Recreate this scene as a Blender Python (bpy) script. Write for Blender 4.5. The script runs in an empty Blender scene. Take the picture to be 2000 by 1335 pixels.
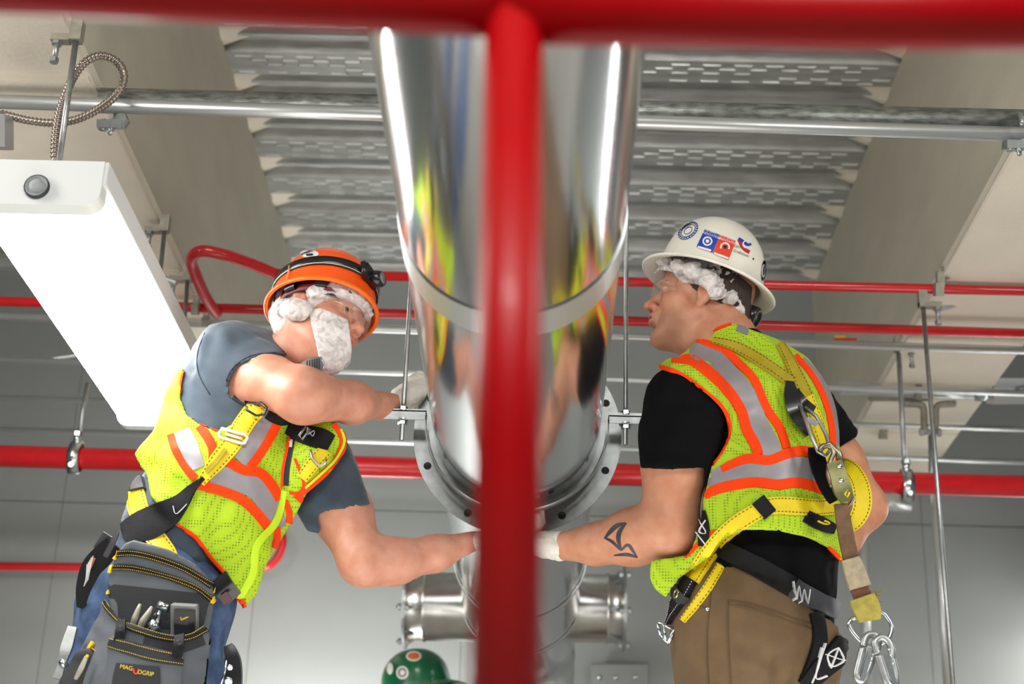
import bpy, bmesh, math, random
import numpy as np
from mathutils import Vector, Matrix
from mathutils.bvhtree import BVHTree
random.seed(4); rng = np.random.default_rng(4)
S = bpy.context.scene; C = S.collection
R = math.radians; PI = math.pi

# ------------------------------------------------------------------ camera
FPX = 3100.0
def _basis(p, r, y):
    Fw = np.array([-math.sin(y)*math.cos(p), math.cos(y)*math.cos(p), math.sin(p)])
    R0 = np.array([math.cos(y), math.sin(y), 0.0]); U0 = np.cross(R0, Fw)
    Rt = R0*math.cos(r)+U0*math.sin(r)
    return Rt, np.cross(Rt, Fw), Fw
RT, UP, FW = _basis(R(22.95), R(1.9), R(1.35))
CAM = np.array([0, 0, .2])
cd = bpy.data.cameras.new('camera'); cam = bpy.data.objects.new('camera', cd); C.objects.link(cam)
cd.sensor_width = 36; cd.lens = FPX*36/2000; cd.clip_start = .05
M3 = Matrix((RT, UP, -FW)).transposed()
cam.matrix_world = Matrix.Translation(Vector(CAM)) @ M3.to_4x4()
cd.dof.use_dof = True; cd.dof.focus_distance = 3.42; cd.dof.aperture_fstop = 3.3
S.camera = cam

# ------------------------------------------------------------------ light, world, exposure
S.view_settings.view_transform = 'Standard'; S.view_settings.look = 'None'
S.view_settings.gamma = 1; S.view_settings.use_curve_mapping = False
S.view_settings.exposure = 0.0
w = bpy.data.worlds.new('world'); S.world = w; w.use_nodes = True
w.node_tree.nodes['Background'].inputs[0].default_value = (.86, .93, 1, 1)
w.node_tree.nodes['Background'].inputs[1].default_value = .34
def area(name, loc, tgt, sx, sy, power, col=(1, 1, 1)):
    l = bpy.data.lights.new(name, 'AREA'); l.shape = 'RECTANGLE'; l.size = sx; l.size_y = sy; l.energy = power; l.color = col
    o = bpy.data.objects.new(name, l); C.objects.link(o); o.location = loc
    o.rotation_euler = (Vector(tgt)-Vector(loc)).to_track_quat('-Z', 'Y').to_euler(); return o
area('bay_light_behind', (-.3, -.9, 2.5), (.1, 3.2, 1.4), 2.4, .5, 95, (1, .98, .95))
area('bay_light_right', (2.3, 1.6, 2.4), (.6, 3.3, 1.4), .5, 1.6, 36, (1, .99, .97))
area('bay_light_left', (-2.3, 2.2, 2.3), (-.2, 3.3, 1.4), .4, 1.4, 34, (1, .97, .92))
area('wall_work_light', (-.85, 5.35, .55), (-.62, 5.95, 1.15), .5, .3, 34, (1, .98, .95))
area('floor_bounce_fill', (.0, 3.2, .04), (.0, 3.9, 3.0), 3.6, 2.2, 66, (1, .97, .93))  # added upward fill simulating light scattered off the floor, no lamp stands here

# ------------------------------------------------------------------ projection helpers (photo pixel + distance -> point in the room)
def ray(px, py): return FW+RT*((px-1000)/FPX)+UP*((667.5-py)/FPX)
def at(px, py, Y):
    d = ray(px, py); return CAM+d*(Y/d[1])
def atz(px, py, Z):
    d = ray(px, py); return CAM+d*((Z-CAM[2])/d[2])
def dep(p): return float((np.asarray(p)-CAM) @ FW)
def mpp(px, py, Y): return dep(at(px, py, Y))/FPX      # metres per pixel there
def pix(P):
    d = P-CAM.astype(P.dtype); z = d @ FW.astype(P.dtype)
    return 1000+FPX*(d @ RT.astype(P.dtype))/z, 667.5-FPX*(d @ UP.astype(P.dtype))/z

# ------------------------------------------------------------------ materials
def mat(name, col, rough=.5, metal=0., noise=0., nscale=20., bump=0., bscale=60., spec=.5, coat=0., emit=None, estr=0., alpha=None, trans=0., col2=None, sheen=0., sss=0., stretch=None, bdist=.002, aniso=0.):
    m = bpy.data.materials.new(name); m.use_nodes = True; nt = m.node_tree; N = nt.nodes; L = nt.links; b = N['Principled BSDF']
    b.inputs['Base Color'].default_value = (*col, 1); b.inputs['Roughness'].default_value = rough; b.inputs['Metallic'].default_value = metal
    b.inputs['Specular IOR Level'].default_value = spec; b.inputs['Coat Weight'].default_value = coat; b.inputs['Coat Roughness'].default_value = .08
    if sheen: b.inputs['Sheen Weight'].default_value = sheen
    if sss: b.inputs['Subsurface Weight'].default_value = sss; b.inputs['Subsurface Radius'].default_value = (1, .35, .2); b.inputs['Subsurface Scale'].default_value = .008
    if trans: b.inputs['Transmission Weight'].default_value = trans
    if aniso: b.inputs['Anisotropic'].default_value = aniso
    if alpha is not None: b.inputs['Alpha'].default_value = alpha
    if emit: b.inputs['Emission Color'].default_value = (*emit, 1); b.inputs['Emission Strength'].default_value = estr
    tc = N.new('ShaderNodeTexCoord'); src = tc.outputs['Object']
    if stretch:
        mp = N.new('ShaderNodeMapping'); mp.inputs['Scale'].default_value = stretch; L.new(src, mp.inputs['Vector']); src = mp.outputs['Vector']
    if noise or col2:
        n = N.new('ShaderNodeTexNoise'); n.inputs['Scale'].default_value = nscale; n.inputs['Detail'].default_value = 6; L.new(src, n.inputs['Vector'])
        cr = N.new('ShaderNodeValToRGB'); c2 = col2 or tuple(max(0, c*(1-noise)) for c in col)
        cr.color_ramp.elements[0].position = .35; cr.color_ramp.elements[1].position = .65
        cr.color_ramp.elements[0].color = (*c2, 1); cr.color_ramp.elements[1].color = (*col, 1)
        L.new(n.outputs['Fac'], cr.inputs['Fac']); L.new(cr.outputs['Color'], b.inputs['Base Color'])
    if bump:
        n = N.new('ShaderNodeTexNoise'); n.inputs['Scale'].default_value = bscale; n.inputs['Detail'].default_value = 4; L.new(src, n.inputs['Vector'])
        bp = N.new('ShaderNodeBump'); bp.inputs['Strength'].default_value = bump; bp.inputs['Distance'].default_value = bdist
        L.new(n.outputs['Fac'], bp.inputs['Height']); L.new(bp.outputs['Normal'], b.inputs['Normal'])
    return m
def lin(r, g, b):
    f = lambda c: (c/255/12.92) if c <= 10 else ((c/255+.055)/1.055)**2.4
    return (f(r), f(g), f(b))

M = {}
M['wall'] = mat('wall_grey', lin(146, 150, 148), .55, noise=.10, nscale=2.0, bump=.15, bscale=90)
M['floor'] = mat('floor_concrete', lin(170, 166, 158), .6, noise=.2, nscale=5)
M['deck'] = mat('deck_galvanized', lin(200, 202, 200), .38, .6, noise=.25, nscale=9, bump=.25, bscale=18, stretch=(1, 4, 4), bdist=.004)
M['fireproof'] = mat('beam_coating', lin(236, 228, 212), .7, noise=.06, nscale=6, bump=.5, bscale=70, bdist=.004)
M['webtone'] = mat('web_darker_beige', lin(202, 197, 180), .75, noise=.08, nscale=3, bump=.3, bscale=50, bdist=.004, stretch=(1, 1, 3))  # beam sides a darker, greyer beige than the flanges, for contrast
M['red'] = mat('red_pipe_paint', lin(196, 22, 30), .32, noise=.12, nscale=30, coat=.4)
M['redfront'] = mat('red_rail_paint', lin(196, 3, 14), .4, spec=.3, coat=.08, noise=.08, nscale=12)
M['galv'] = mat('galvanized_steel', lin(178, 182, 182), .38, .9, noise=.2, nscale=60, bump=.1, bscale=200)
M['conduit'] = mat('conduit_steel', lin(205, 208, 208), .36, .75)
M['strut'] = mat('mottled_pipe', lin(150, 154, 148), .4, .6, noise=.55, nscale=90, bump=.5, bscale=160, stretch=(.35, 1, 1))
M['zinc'] = mat('zinc_plated', lin(200, 208, 210), .25, 1., noise=.15, nscale=80)
M['clamp'] = mat('cast_clamp', lin(165, 162, 148), .5, .5, noise=.2, nscale=50)
M['duct'] = mat('polished_duct_steel', lin(222, 224, 226), .13, 1., bump=.12, bscale=5, bdist=.004, aniso=.3)
M['band'] = mat('satin_duct_band', lin(185, 190, 190), .38, .8)
M['flange'] = mat('galvanized_flange', lin(150, 154, 153), .42, .7, noise=.25, nscale=45, bump=.2, bscale=90)
M['housing'] = mat('fixture_housing', lin(222, 226, 226), .4)
M['lens'] = mat('lamp_lens', (1, 1, 1), .4, emit=(1, .985, .95), estr=26)
M['dark'] = mat('dark_rubber', lin(40, 42, 44), .6)
M['flex'] = mat('flexible_armour', lin(150, 140, 130), .35, .9)

# ------------------------------------------------------------------ object bookkeeping
def tag(o, label=None, cat=None, group=None, kind=None):
    if label: o['label'] = label
    if cat: o['category'] = cat
    if group: o['group'] = group
    if kind: o['kind'] = kind
    return o
def empty(name, loc, label=None, cat=None, group=None):
    o = bpy.data.objects.new(name, None); C.objects.link(o); o.location = loc; o.empty_display_size = .05
    return tag(o, label, cat, group)
def link(name, me, m=None, parent=None):
    o = bpy.data.objects.new(name, me); C.objects.link(o)
    if m is not None:
        me.materials.clear(); me.materials.append(M[m] if isinstance(m, str) else m)
    if parent is not None:
        o.parent = parent
        if parent.type == 'EMPTY' or parent.parent: 
            o.matrix_parent_inverse = wmat(parent).inverted()
    return o
def wmat(o):
    m = Matrix.LocRotScale(o.location, o.rotation_euler, o.scale)
    return (wmat(o.parent) @ o.matrix_parent_inverse @ m) if o.parent else m

class MB:
    def __init__(s): s.v = []; s.f = []; s.sm = []
    def add(s, vs, fs, smooth=False):
        k = len(s.v); s.v += [tuple(map(float, v)) for v in vs]; s.f += [tuple(i+k for i in f) for f in fs]; s.sm += [smooth]*len(fs); return s
    def box(s, lo, hi, mtx=None):
        x0, y0, z0 = lo; x1, y1, z1 = hi
        vs = [(x0,y0,z0),(x1,y0,z0),(x1,y1,z0),(x0,y1,z0),(x0,y0,z1),(x1,y0,z1),(x1,y1,z1),(x0,y1,z1)]
        if mtx is not None: vs = [mtx @ Vector(v) for v in vs]
        return s.add(vs, [(0,3,2,1),(4,5,6,7),(0,1,5,4),(1,2,6,5),(2,3,7,6),(3,0,4,7)])
    def obox(s, c, ax, h):      # centre, three axis vectors, half sizes
        c = np.asarray(c, float); ax = [np.asarray(a, float)/np.linalg.norm(a) for a in ax]
        vs = []
        for z in (-1, 1):
            for x, y in ((-1,-1),(1,-1),(1,1),(-1,1)): vs.append(c+ax[0]*h[0]*x+ax[1]*h[1]*y+ax[2]*h[2]*z)
        return s.add(vs, [(0,3,2,1),(4,5,6,7),(0,1,5,4),(1,2,6,5),(2,3,7,6),(3,0,4,7)])
    def sweep(s, pts, rad, n=12, caps=True, closed=False, smooth=True, up=None, flat=1.):
        P = [np.asarray(p, float) for p in pts]; K = len(P)
        rad = [rad]*K if np.isscalar(rad) else list(rad)
        T = []
        for i in range(K):
            a = P[(i-1) % K] if (closed or i > 0) else P[i]; b = P[(i+1) % K] if (closed or i < K-1) else P[i]
            t = b-a; T.append(t/(np.linalg.norm(t)+1e-12))
        u = np.asarray(up, float) if up is not None else (np.array([0,0,1.]) if abs(T[0][2]) < .9 else np.array([1.,0,0]))
        vs = []
        for i in range(K):
            if up is not None: u = np.asarray(up, float)
            u = u-T[i]*(u @ T[i]); u /= np.linalg.norm(u)+1e-12; v = np.cross(T[i], u)
            for j in range(n):
                a = 2*PI*j/n; vs.append(P[i]+rad[i]*(math.cos(a)*u*flat+math.sin(a)*v))
        fs = []
        for i in range(K if closed else K-1):
            i2 = (i+1) % K
            for j in range(n): fs.append((i*n+j, i*n+(j+1) % n, i2*n+(j+1) % n, i2*n+j))
        k = len(s.v); s.add(vs, fs, smooth)
        if caps and not closed:
            s.f += [tuple(k+j for j in range(n-1, -1, -1)), tuple(k+(K-1)*n+j for j in range(n))]; s.sm += [False, False]
        return s
    def cyl(s, a, b, r, n=16, r2=None): return s.sweep([a, b], [r, r if r2 is None else r2], n)
    def lathe(s, o, axis, prof, n=48, smooth=True, ref=None, sx=1., sy=1.):       # prof: (r, h) along axis
        o = np.asarray(o, float); ax = np.asarray(axis, float); ax /= np.linalg.norm(ax)
        u = np.asarray(ref, float) if ref is not None else (np.array([1.,0,0]) if abs(ax[0]) < .9 else np.array([0,1.,0]))
        u = u-ax*(u @ ax); u /= np.linalg.norm(u); v = np.cross(ax, u); vs = []; fs = []
        for (r, h) in prof:
            for j in range(n):
                a = 2*PI*j/n; vs.append(o+ax*h+r*(math.cos(a)*u*sx+math.sin(a)*v*sy))
        for i in range(len(prof)-1):
            for j in range(n): fs.append((i*n+j, i*n+(j+1) % n, (i+1)*n+(j+1) % n, (i+1)*n+j))
        return s.add(vs, fs, smooth)
    def mesh(s, name):
        me = bpy.data.meshes.new(name); me.from_pydata(s.v, [], s.f); me.polygons.foreach_set('use_smooth', s.sm)
        bm = bmesh.new(); bm.from_mesh(me); bmesh.ops.recalc_face_normals(bm, faces=bm.faces); bm.to_mesh(me); bm.free(); me.update(); return me
    def build(s, name, m, parent=None): return link(name, s.mesh(name), m, parent)

def spline(P, n=8):
    P = [np.asarray(p, float) for p in P]; out = []
    for i in range(len(P)-1):
        p0 = P[max(i-1, 0)]; p1 = P[i]; p2 = P[i+1]; p3 = P[min(i+2, len(P)-1)]
        for k in range(n):
            t = k/n; out.append(.5*((2*p1)+(-p0+p2)*t+(2*p0-5*p1+4*p2-p3)*t*t+(-p0+3*p1-3*p2+p3)*t**3))
    out.append(P[-1]); return out

# ================================================================== SETTING
YW = 5.98; ZC = 3.0; XL = -1.045; XR = 1.095
MB().box((-6, -3, -.05), (6, YW+.1, 0)).build('floor', 'floor')['kind'] = 'structure'
wb = MB().box((-6, YW+.02, 0), (6, YW+.15, ZC+.1)).build('wall_back', 'wall'); tag(wb, kind='structure')
# steel wall panels, recessed joints
jx = [float(at(x, 1150, YW)[0]) for x in (-700, -310, 98, 497, 905, 1350, 1810, 2250, 2700)]
for a, b in zip(jx[:-1], jx[1:]):
    for z0, z1 in ((.0, float(at(1000, 1003, YW)[2])-.001), (float(at(1000, 1003, YW)[2])+.001, ZC)):
        me = MB().box((a+.001, YW, z0+.001), (b-.001, YW+.02, z1-.001)).mesh('panel')
        link('wall_panel', me, 'wall', wb)
for side, x in (('left', -4.2), ('right', 4.2)):
    MB().box((x-.05, -3, 0), (x+.05, YW, ZC+.1)).build('wall_'+side, 'wall')['kind'] = 'structure'
MB().box((-4.2, -3.1, 0), (4.2, -3, ZC+.1)).build('wall_front', 'wall')['kind'] = 'structure'

# fluted metal deck between the beams
P0 = .0975*2.8*1.0; Y0 = None
m = MB(); per = .273; nfl = int((YW+3)/per)+1
prof = []
yb = float(atz(1300, 118, ZC)[1]) - per*16
k = 0
while True:
    y = yb+k*per
    if y > YW: break
    prof += [(y, 0), (y+.128, 0), (y+.142, .035), (y+.180, .035), (y+.186, .012), (y+.200, .012), (y+.206, .035), (y+.255, .035)]
    k += 1
prof = [(min(y, YW), z) for y, z in prof]
vs = []; fs = []
for y, z in prof: vs += [(-4.2, y, ZC+z), (4.2, y, ZC+z)]
for i in range(len(prof)-1): fs.append((2*i, 2*i+1, 2*i+3, 2*i+2))
deck = MB().add(vs, fs).build('ceiling', 'deck'); tag(deck, kind='structure')
MB().box((-4.2, -3, ZC+.05), (4.2, YW, ZC+.08)).build('ceiling_slab', 'wall', deck)
# pressed dashes on the flat pans
m = MB()
for kk in range(k):
    y0 = yb+kk*per
    if y0 < 3.6 or y0 > YW-.12: continue
    for row in range(5):
        yy = y0+.018+row*.023; L_ = .062
        ph = (.05 if row % 2 else 0)+(.1 if row in (2,) else 0)
        x = XL+.02+ph
        while x < XR-.05:
            if (int((x-XL)/.34)+row) % 4 != 3:
                m.add([(x, yy, ZC), (x+L_, yy, ZC), (x+L_, yy+.008, ZC), (x, yy+.008, ZC),
                       (x+.006, yy+.002, ZC-.005), (x+L_-.006, yy+.002, ZC-.005), (x+L_-.006, yy+.006, ZC-.005), (x+.006, yy+.006, ZC-.005)],
                      [(4,5,6,7), (0,1,5,4), (1,2,6,5), (2,3,7,6), (3,0,4,7)])
            x += .1
o = m.build('pressed_dashes', 'deck', deck); tag(o, kind='stuff')

# fireproofed beams: bottom flange box + web with boarding joints
def beam(xin, xout, label):
    s = 1 if xout > xin else -1
    e = empty('ceiling_beam', ((xin+xout)/2, 2.5, 2.1), label, 'beam', None)
    lo, hi = min(xin, xout), max(xin, xout)
    MB().box((lo, -2.9, 2.1), (hi, YW, 2.135)).build('bottom_flange', 'fireproof', e)
    MB().box((min(xin+s*.012, xin+s*.03), -2.9, 2.135), (max(xin+s*.012, xin+s*.03), YW, ZC)).build('side_board', 'webtone', e)
    MB().box((min(xout-s*.03, xout-s*.012), -2.9, 2.135), (max(xout-s*.03, xout-s*.012), YW, ZC)).build('side_board', 'webtone', e)
    MB().cyl((xin, -2.9, 2.102), (xin, YW, 2.102), .004, 8).build('edge_highlight_bead', 'fireproof', e)  # thin bead added along the flange edge to give it a highlight
    # batten joints across the underside
    for y in (2.55, 3.02, 4.02, 4.36, 4.82, 5.2, 5.62):
        MB().box((lo+.004, y, 2.094), (hi-.004, y+.02, 2.1)).build('joint_strip', 'fireproof', e)
    # sprayed edge lumps where the web meets the deck (overspray over the deck ribs)
    m = MB()
    for kk in range(k):
        y0 = yb+kk*per+.138
        if y0 < 3.4 or y0 > YW-.15: continue
        w_ = .075+.02*random.random()
        m.add([(xin+s*.03, y0, ZC+.002), (xin-s*w_, y0+.012, ZC+.036), (xin-s*w_*.8, y0+.1, ZC+.036), (xin+s*.03, y0+.112, ZC+.002), (xin+s*.03, y0+.056, ZC-.012), (xin-s*.01, y0+.056, ZC-.006)],
              [(0,1,5,4),(1,2,5),(2,3,4,5)], True)
    m.build('overspray', 'fireproof', e)['kind'] = 'stuff'
    return e
beam(XL+.012, -1.40, 'cream fireproofed beam on the left, above the bright lamp')
beam(XR-.012, 1.435, 'white fireproofed beam on the right, beyond the white hard hat')
# ================================================================== PIPES
def xpipe(name, a, b, Y, r_, m, label, cat, group=None, ext=(True, True), n=18, Y2=None):
    A = at(*a, Y); B = at(*b, Y2 or Y); d = (B-A)/np.linalg.norm(B-A)
    if ext[0]: A = A-d*1.6
    if ext[1]: B = B+d*1.6
    e = empty(name, A, label, cat, group) if False else None
    o = MB().cyl(A, B, r_, n).build(name, m); tag(o, label, cat, group); return o, A, B
def hexnut(m, c, ax, r_, h): m.lathe(c, ax, [(0, -h), (r_, -h), (r_, h), (0, h)], 6, False); return m

# big galvanized pipe pair across the top
Yt = float(atz(1000, 236, 2.04)[1])
o = empty('overhead_pipe', at(1000, 236, Yt), 'mottled grey galvanized pipe slung across under both beams at the top', 'pipe')
A = at(-300, 189, Yt); B = at(2300, 272, Yt)
MB().cyl(A, B, .0165, 20).build('lower_tube', 'conduit', o)
A = at(197, 196, Yt+.02); B = at(2300, 246, Yt+.02)
MB().cyl(A, B, .029, 24).build('upper_tube', 'strut', o)
# the two beam clamps that carry it
def ubolt_clamp(px, py, Y, label):
    c = at(px, py, Y); e = empty('beam_clamp', c, label, 'clamp', None)
    k_ = mpp(px, py, Y)
    m = MB(); m.obox(c+UP*(-28*k_)+np.array([0, .0, 0]), (RT, FW, UP), (24*k_, .02, 8*k_)); m.build('clamp_plate', 'galv', e)
    m = MB(); m.lathe(c+RT*(20*k_)-UP*22*k_, (0, 1, 0), [(0, -.012), (.016, -.012), (.019, -.004), (.019, .004), (.016, .012), (0, .012)], 6, False); m.build('hex_head', 'zinc', e)
    for dx in (-14, 2):
        m = MB(); a = c+RT*(dx*k_)-UP*(18*k_); b = a-np.array([0, 0, 1])*(34 if dx > 0 else 24)*k_; m.cyl(a, b, .0052, 10); hexnut(m, a-np.array([0, 0, .02]), (0, 0, 1), .011, .006); m.build('bolt', 'zinc', e)
    pts = [c+np.array([dx_*.03, 0, dz]) for dx_, dz in ()]
    m = MB(); arc = [c+np.array([0, -.04*math.cos(a), .035*math.sin(a)]) for a in np.linspace(-.3, PI+.3, 14)]; m.sweep(arc, .006, 8); m.build('hook', 'galv', e)
ubolt_clamp(217, 215, Yt-.005, 'grey beam clamp on the overhead pipe beside the flexible conduit loop')
ubolt_clamp(1986, 255, Yt-.005, 'grey beam clamp on the overhead pipe at the right edge')

# red lines
Yr1 = float(atz(1400, 553, 2.078)[1]); Yr2 = float(atz(1400, 633, 2.045)[1])
xpipe('red_sprinkler_pipe', (533, 534), (2000, 568), Yr1, .0137, 'red', 'upper thin red pipe crossing behind both helmets', 'pipe', ext=(False, True))
xpipe('red_sprinkler_pipe', (0, 588), (2000, 651), Yr2, .0145, 'red', 'thin red pipe crossing just below the upper thin red pipe', 'pipe')
Y3 = 4.5
xpipe('red_sprinkler_pipe', (0, 890), (2000, 950), Y3, .0335, 'red', 'thick bright red pipe crossing behind both men at chest height', 'pipe', n=28)
o = MB()
pth = spline([atz(536, 534, 2.078), atz(490, 515, 2.078), atz(440, 498, 2.07), atz(400, 490, 2.07), atz(380, 496, 2.07), atz(374, 512, 2.07), atz(384, 540, 2.06), atz(402, 580, 2.05), atz(424, 612, 2.045)], 8)
o.sweep(pth, .0165, 16); tag(o.build('red_bent_pipe', 'red'), 'red pipe bent into a hook behind the orange helmet, joining two thin red pipes', 'pipe')
YR4 = YW-.08
o = MB(); pth = spline([at(-300, 1102, YR4), at(100, 1106, YR4), at(400, 1110, YR4), at(505, 1108, YR4), at(535, 1096, YR4), at(551, 1066, YR4), at(549, 1040, YR4), at(530, 1018, YR4)], 8)
o.sweep(pth, .0165, 14); tag(o.build('red_low_pipe', 'red'), 'thin dark red pipe on the back wall, lowest, curving up behind the left vest', 'pipe')

# grey conduits
cg = 'grey conduits across the back of the bay'
for i, (a, b, Y, r_, lab) in enumerate([
    ((0, 618), (2000, 684), float(atz(1700, 668, 2.06)[1]), .0125, 'grey conduit running directly under the second thin red pipe'),
    ((0, 702), (2000, 768), float(atz(1700, 757, 2.07)[1]), .0105, 'grey conduit crossing level with the right man\'s shoulder'),
    ((0, 776), (2000, 838), float(atz(1700, 828, 2.07)[1]), .0095, 'grey conduit crossing level with the duct hanger brackets'),
    ((0, 838), (2000, 902), float(atz(1700, 892, 2.07)[1]), .0105, 'grey conduit crossing just above the thick red pipe')]):
    xpipe('grey_conduit', a, b, Y, r_, 'conduit', lab, 'conduit')
o = MB(); pth = spline([at(0, 706, 4.9), at(90, 702, 4.9), at(180, 690, 4.9), at(260, 690, 4.9)], 6); o.sweep(pth, .006, 8)
tag(o.build('sagging_cable', 'conduit'), 'thin grey sagging cable left of the bright lamp', 'cable')

# threaded rods with their clamps
def rod(name, top, bot, Y, r_, label, clamp=True, Yb=None, cat='hanger', parts=None, flip=1, group=None):
    T = at(*top, Y); b = at(*bot, Yb or Y); e = empty(name, T, label, cat, group)
    m = MB(); m.cyl(T, b, r_, 10); m.build('rod', 'galv', e)
    if clamp:
        k_ = mpp(*top, Y); s = flip
        m = MB()
        m.box((T[0]-.012, T[1]-.012, T[2]-.002), (T[0]+.012, T[1]+.012, T[2]+.045))
        m.box((min(T[0]-.012, T[0]+s*.05), T[1]-.011, T[2]-.004), (max(T[0]-.012, T[0]+s*.05), T[1]+.011, T[2]+.012))
        m.build('clamp_body', 'clamp', e)
        m = MB(); q = T+np.array([s*.038, 0, .004]); m.cyl(q, q-np.array([0, 0, .05]), .006, 10); hexnut(m, q-np.array([0, 0, .008]), (0, 0, 1), .0115, .006); hexnut(m, q-np.array([0, 0, .052]), (0, 0, 1), .0095, .005); m.build('set_screw', 'galv', e)
    return e, T, b
Yl = 2.76
rod('threaded_rod_hanger', (148, 80), (111, 345), Yl, .0065, 'threaded rod hanger holding the near end of the lamp', flip=-1)
rod('threaded_rod_hanger', (321, 452), (290, 760), float(atz(325, 450, 2.07)[1]), .006, 'threaded rod hanger with a square clamp on the left beam corner', flip=-1)
rod('threaded_rod_hanger', (366, 548), (348, 800), float(atz(370, 548, 2.06)[1]), .006, 'threaded rod hanger just left of the bent red pipe', flip=-1)
rod('threaded_rod_hanger', (1803, 598), (1862, 1345), float(atz(1803, 600, 2.02)[1]), .0062, 'long threaded rod running down the right side to below the frame', flip=1)
rod('threaded_rod_hanger', (1755, 685), (1768, 925), Y3, .0078, 'threaded rod hanging the thick red pipe on the right', flip=1)
rod('threaded_rod_hanger', (172, 748), (152, 868), Y3, .0078, 'threaded rod hanging the thick red pipe on the left', clamp=False)
# adjustable band hangers on the thick red pipe
for px, py, lab in ((148, 893, 'galvanized loop hanger on the thick red pipe at far left'), (1771, 948, 'galvanized loop hanger on the thick red pipe at right')):
    c = at(px, py, Y3); e = empty('pipe_loop_hanger', c, lab, 'hanger', None)
    m = MB()
    n = 40; vs = []; fs = []
    for j in range(n):
        a = 2*PI*j/n; ry, rz = .036, .036+.012*(abs(math.sin(a))**6)
        for dx in (-.017, .017):
            for q in (0, .0035):
                vs.append(c+np.array([dx+.0*math.sin(a), (ry+q)*math.cos(a), (rz+q)*math.sin(a)]))
    for j in range(n):
        j2 = (j+1) % n; A_ = [4*j+i for i in range(4)]; B_ = [4*j2+i for i in range(4)]
        for p_, q_ in ((0, 1), (1, 3), (3, 2), (2, 0)): fs.append((A_[p_], A_[q_], B_[q_], B_[p_]))
    m.add(vs, fs, True); m.build('loop_strap', 'zinc', e)
    m = MB(); q = c+np.array([0, -.01, .05]); m.cyl(q-np.array([0, 0, .01]), q+np.array([0, 0, .022]), .011, 12); hexnut(m, q+np.array([0, 0, .02]), (0, 0, 1), .014, .006); m.build('swivel_nut', 'zinc', e)
    m = MB(); q = c+np.array([0, -.026, -.034]); m.cyl(q+np.array([0, -.012, 0]), q+np.array([0, .01, 0]), .008, 10); m.build('rivet', 'zinc', e)

# beam clamp on the upper red pipe, right
def jclamp(px, py, Y, label, up=46, sc=1., cat='clamp'):
    c = at(px, py, Y); e = empty('pipe_clamp', c, label, cat); k_ = mpp(px, py, Y)*sc
    m = MB(); m.obox(c+UP*20*k_, (RT, FW, UP), (7*k_, .012, 16*k_)); m.obox(c-RT*3*k_-UP*0, (RT, FW, UP), (8*k_, .016, 13*k_)); m.build('clamp_body', 'clamp', e)
    m = MB(); a = c+UP*up*k_; m.cyl(c+UP*30*k_+RT*3*k_, a+RT*4*k_, 2.4*k_, 8); hexnut(m, a+RT*4*k_, UP, 4.5*k_, 2.5*k_); m.cyl(c+UP*18*k_, c+UP*18*k_+RT*16*k_, 2.4*k_, 8); hexnut(m, c+UP*18*k_+RT*15*k_, RT, 4.5*k_, 3*k_); m.build('bolt', 'clamp', e)
jclamp(1836, 565, Yr1-.02, 'small cast clamp holding the upper thin red pipe to the right beam')
jclamp(1727, 945-100, 5.2, 'small cast clamp behind the right man\'s black sleeve', sc=.9)
jclamp(384, 604, Yr2-.02, 'small cast clamp on the second thin red pipe beside the bent red pipe', sc=.8)
jclamp(403, 628, Yr2+.1, 'small cast clamp lowest behind the left shoulder', sc=.7, up=36)
# conduit offset under the upper red pipe at right and at left
o = MB(); pth = spline([at(1830, 602, 4.15), at(1850, 598, 4.15), at(1875, 591, 4.15), at(1920, 589, 4.15), at(2100, 596, 4.15)], 6); o.sweep(pth, .011, 10)
tag(o.build('offset_conduit', 'conduit'), 'short grey offset conduit under the upper red pipe at the right edge', 'conduit')
o = MB(); pth = spline([at(200, 530, 3.95), at(262, 535, 3.95), at(310, 541, 3.95), at(345, 552, 3.95)], 6); o.sweep(pth, .010, 10)
tag(o.build('offset_conduit', 'conduit'), 'short grey offset conduit under the left beam beside the lamp', 'conduit')

# right-hand side cluster: big pipe, coupling, clevis, channel
Yc = 4.8
e = empty('strut_pipe', at(1800, 765, Yc), 'thick printed grey pipe with a shiny coupling at far right', 'pipe')
MB().cyl(at(1640, 758, Yc), at(1905, 768, Yc), .0215, 20).build('pipe_body', 'conduit', e)
MB().cyl(at(1903, 766, Yc), at(1930, 767, Yc), .027, 20).build('coupling', 'zinc', e)
m = MB(); m.obox(at(1985, 763, Yc+.02), (RT, FW, UP), (.085, .04, .042)); m.build('junction_box', 'conduit', e)
for x in (1945, 1968): MB().cyl(at(x, 764, Yc-.025), at(x, 764, Yc-.03), .012, 16).build('knockout', 'conduit', e)
MB().cyl(at(1990, 760, Yc-.03), at(2004, 758, Yc-.05), .014, 14).build('fitting', 'zinc', e)
m = MB()
for t in np.linspace(0, 1, 14):
    q = at(1822+50*t, 757+1.8*t, Yc-.023); m.obox(q, (RT, FW, UP), (.0022+.001*random.random(), .001, .004))
m.build('printed_marking', 'dark', e)
e = empty('channel_bracket', at(1740, 775, Yc+.05), 'pale channel bracket and clevis under the printed grey pipe', 'bracket')
m = MB(); m.obox(at(1755, 772, Yc+.05), (RT, FW, UP), (.095, .02, .018)); m.build('channel', 'clamp', e)
m = MB(); m.obox(at(1793, 760, Yc-.03), (RT, FW, UP), (.009, .012, .033)); m.build('plate', 'clamp', e)
for s_ in (-1, 1):
    m = MB(); pth = spline([at(1816+s_*50, 788, Yc), at(1816+s_*20, 790, Yc), at(1816+s_*12, 800, Yc), at(1816+s_*11, 830, Yc), at(1816+s_*6, 846, Yc)], 6); m.sweep(pth, .014, 10, flat=.8); m.build('clevis_arm', 'clamp', e)
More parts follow.
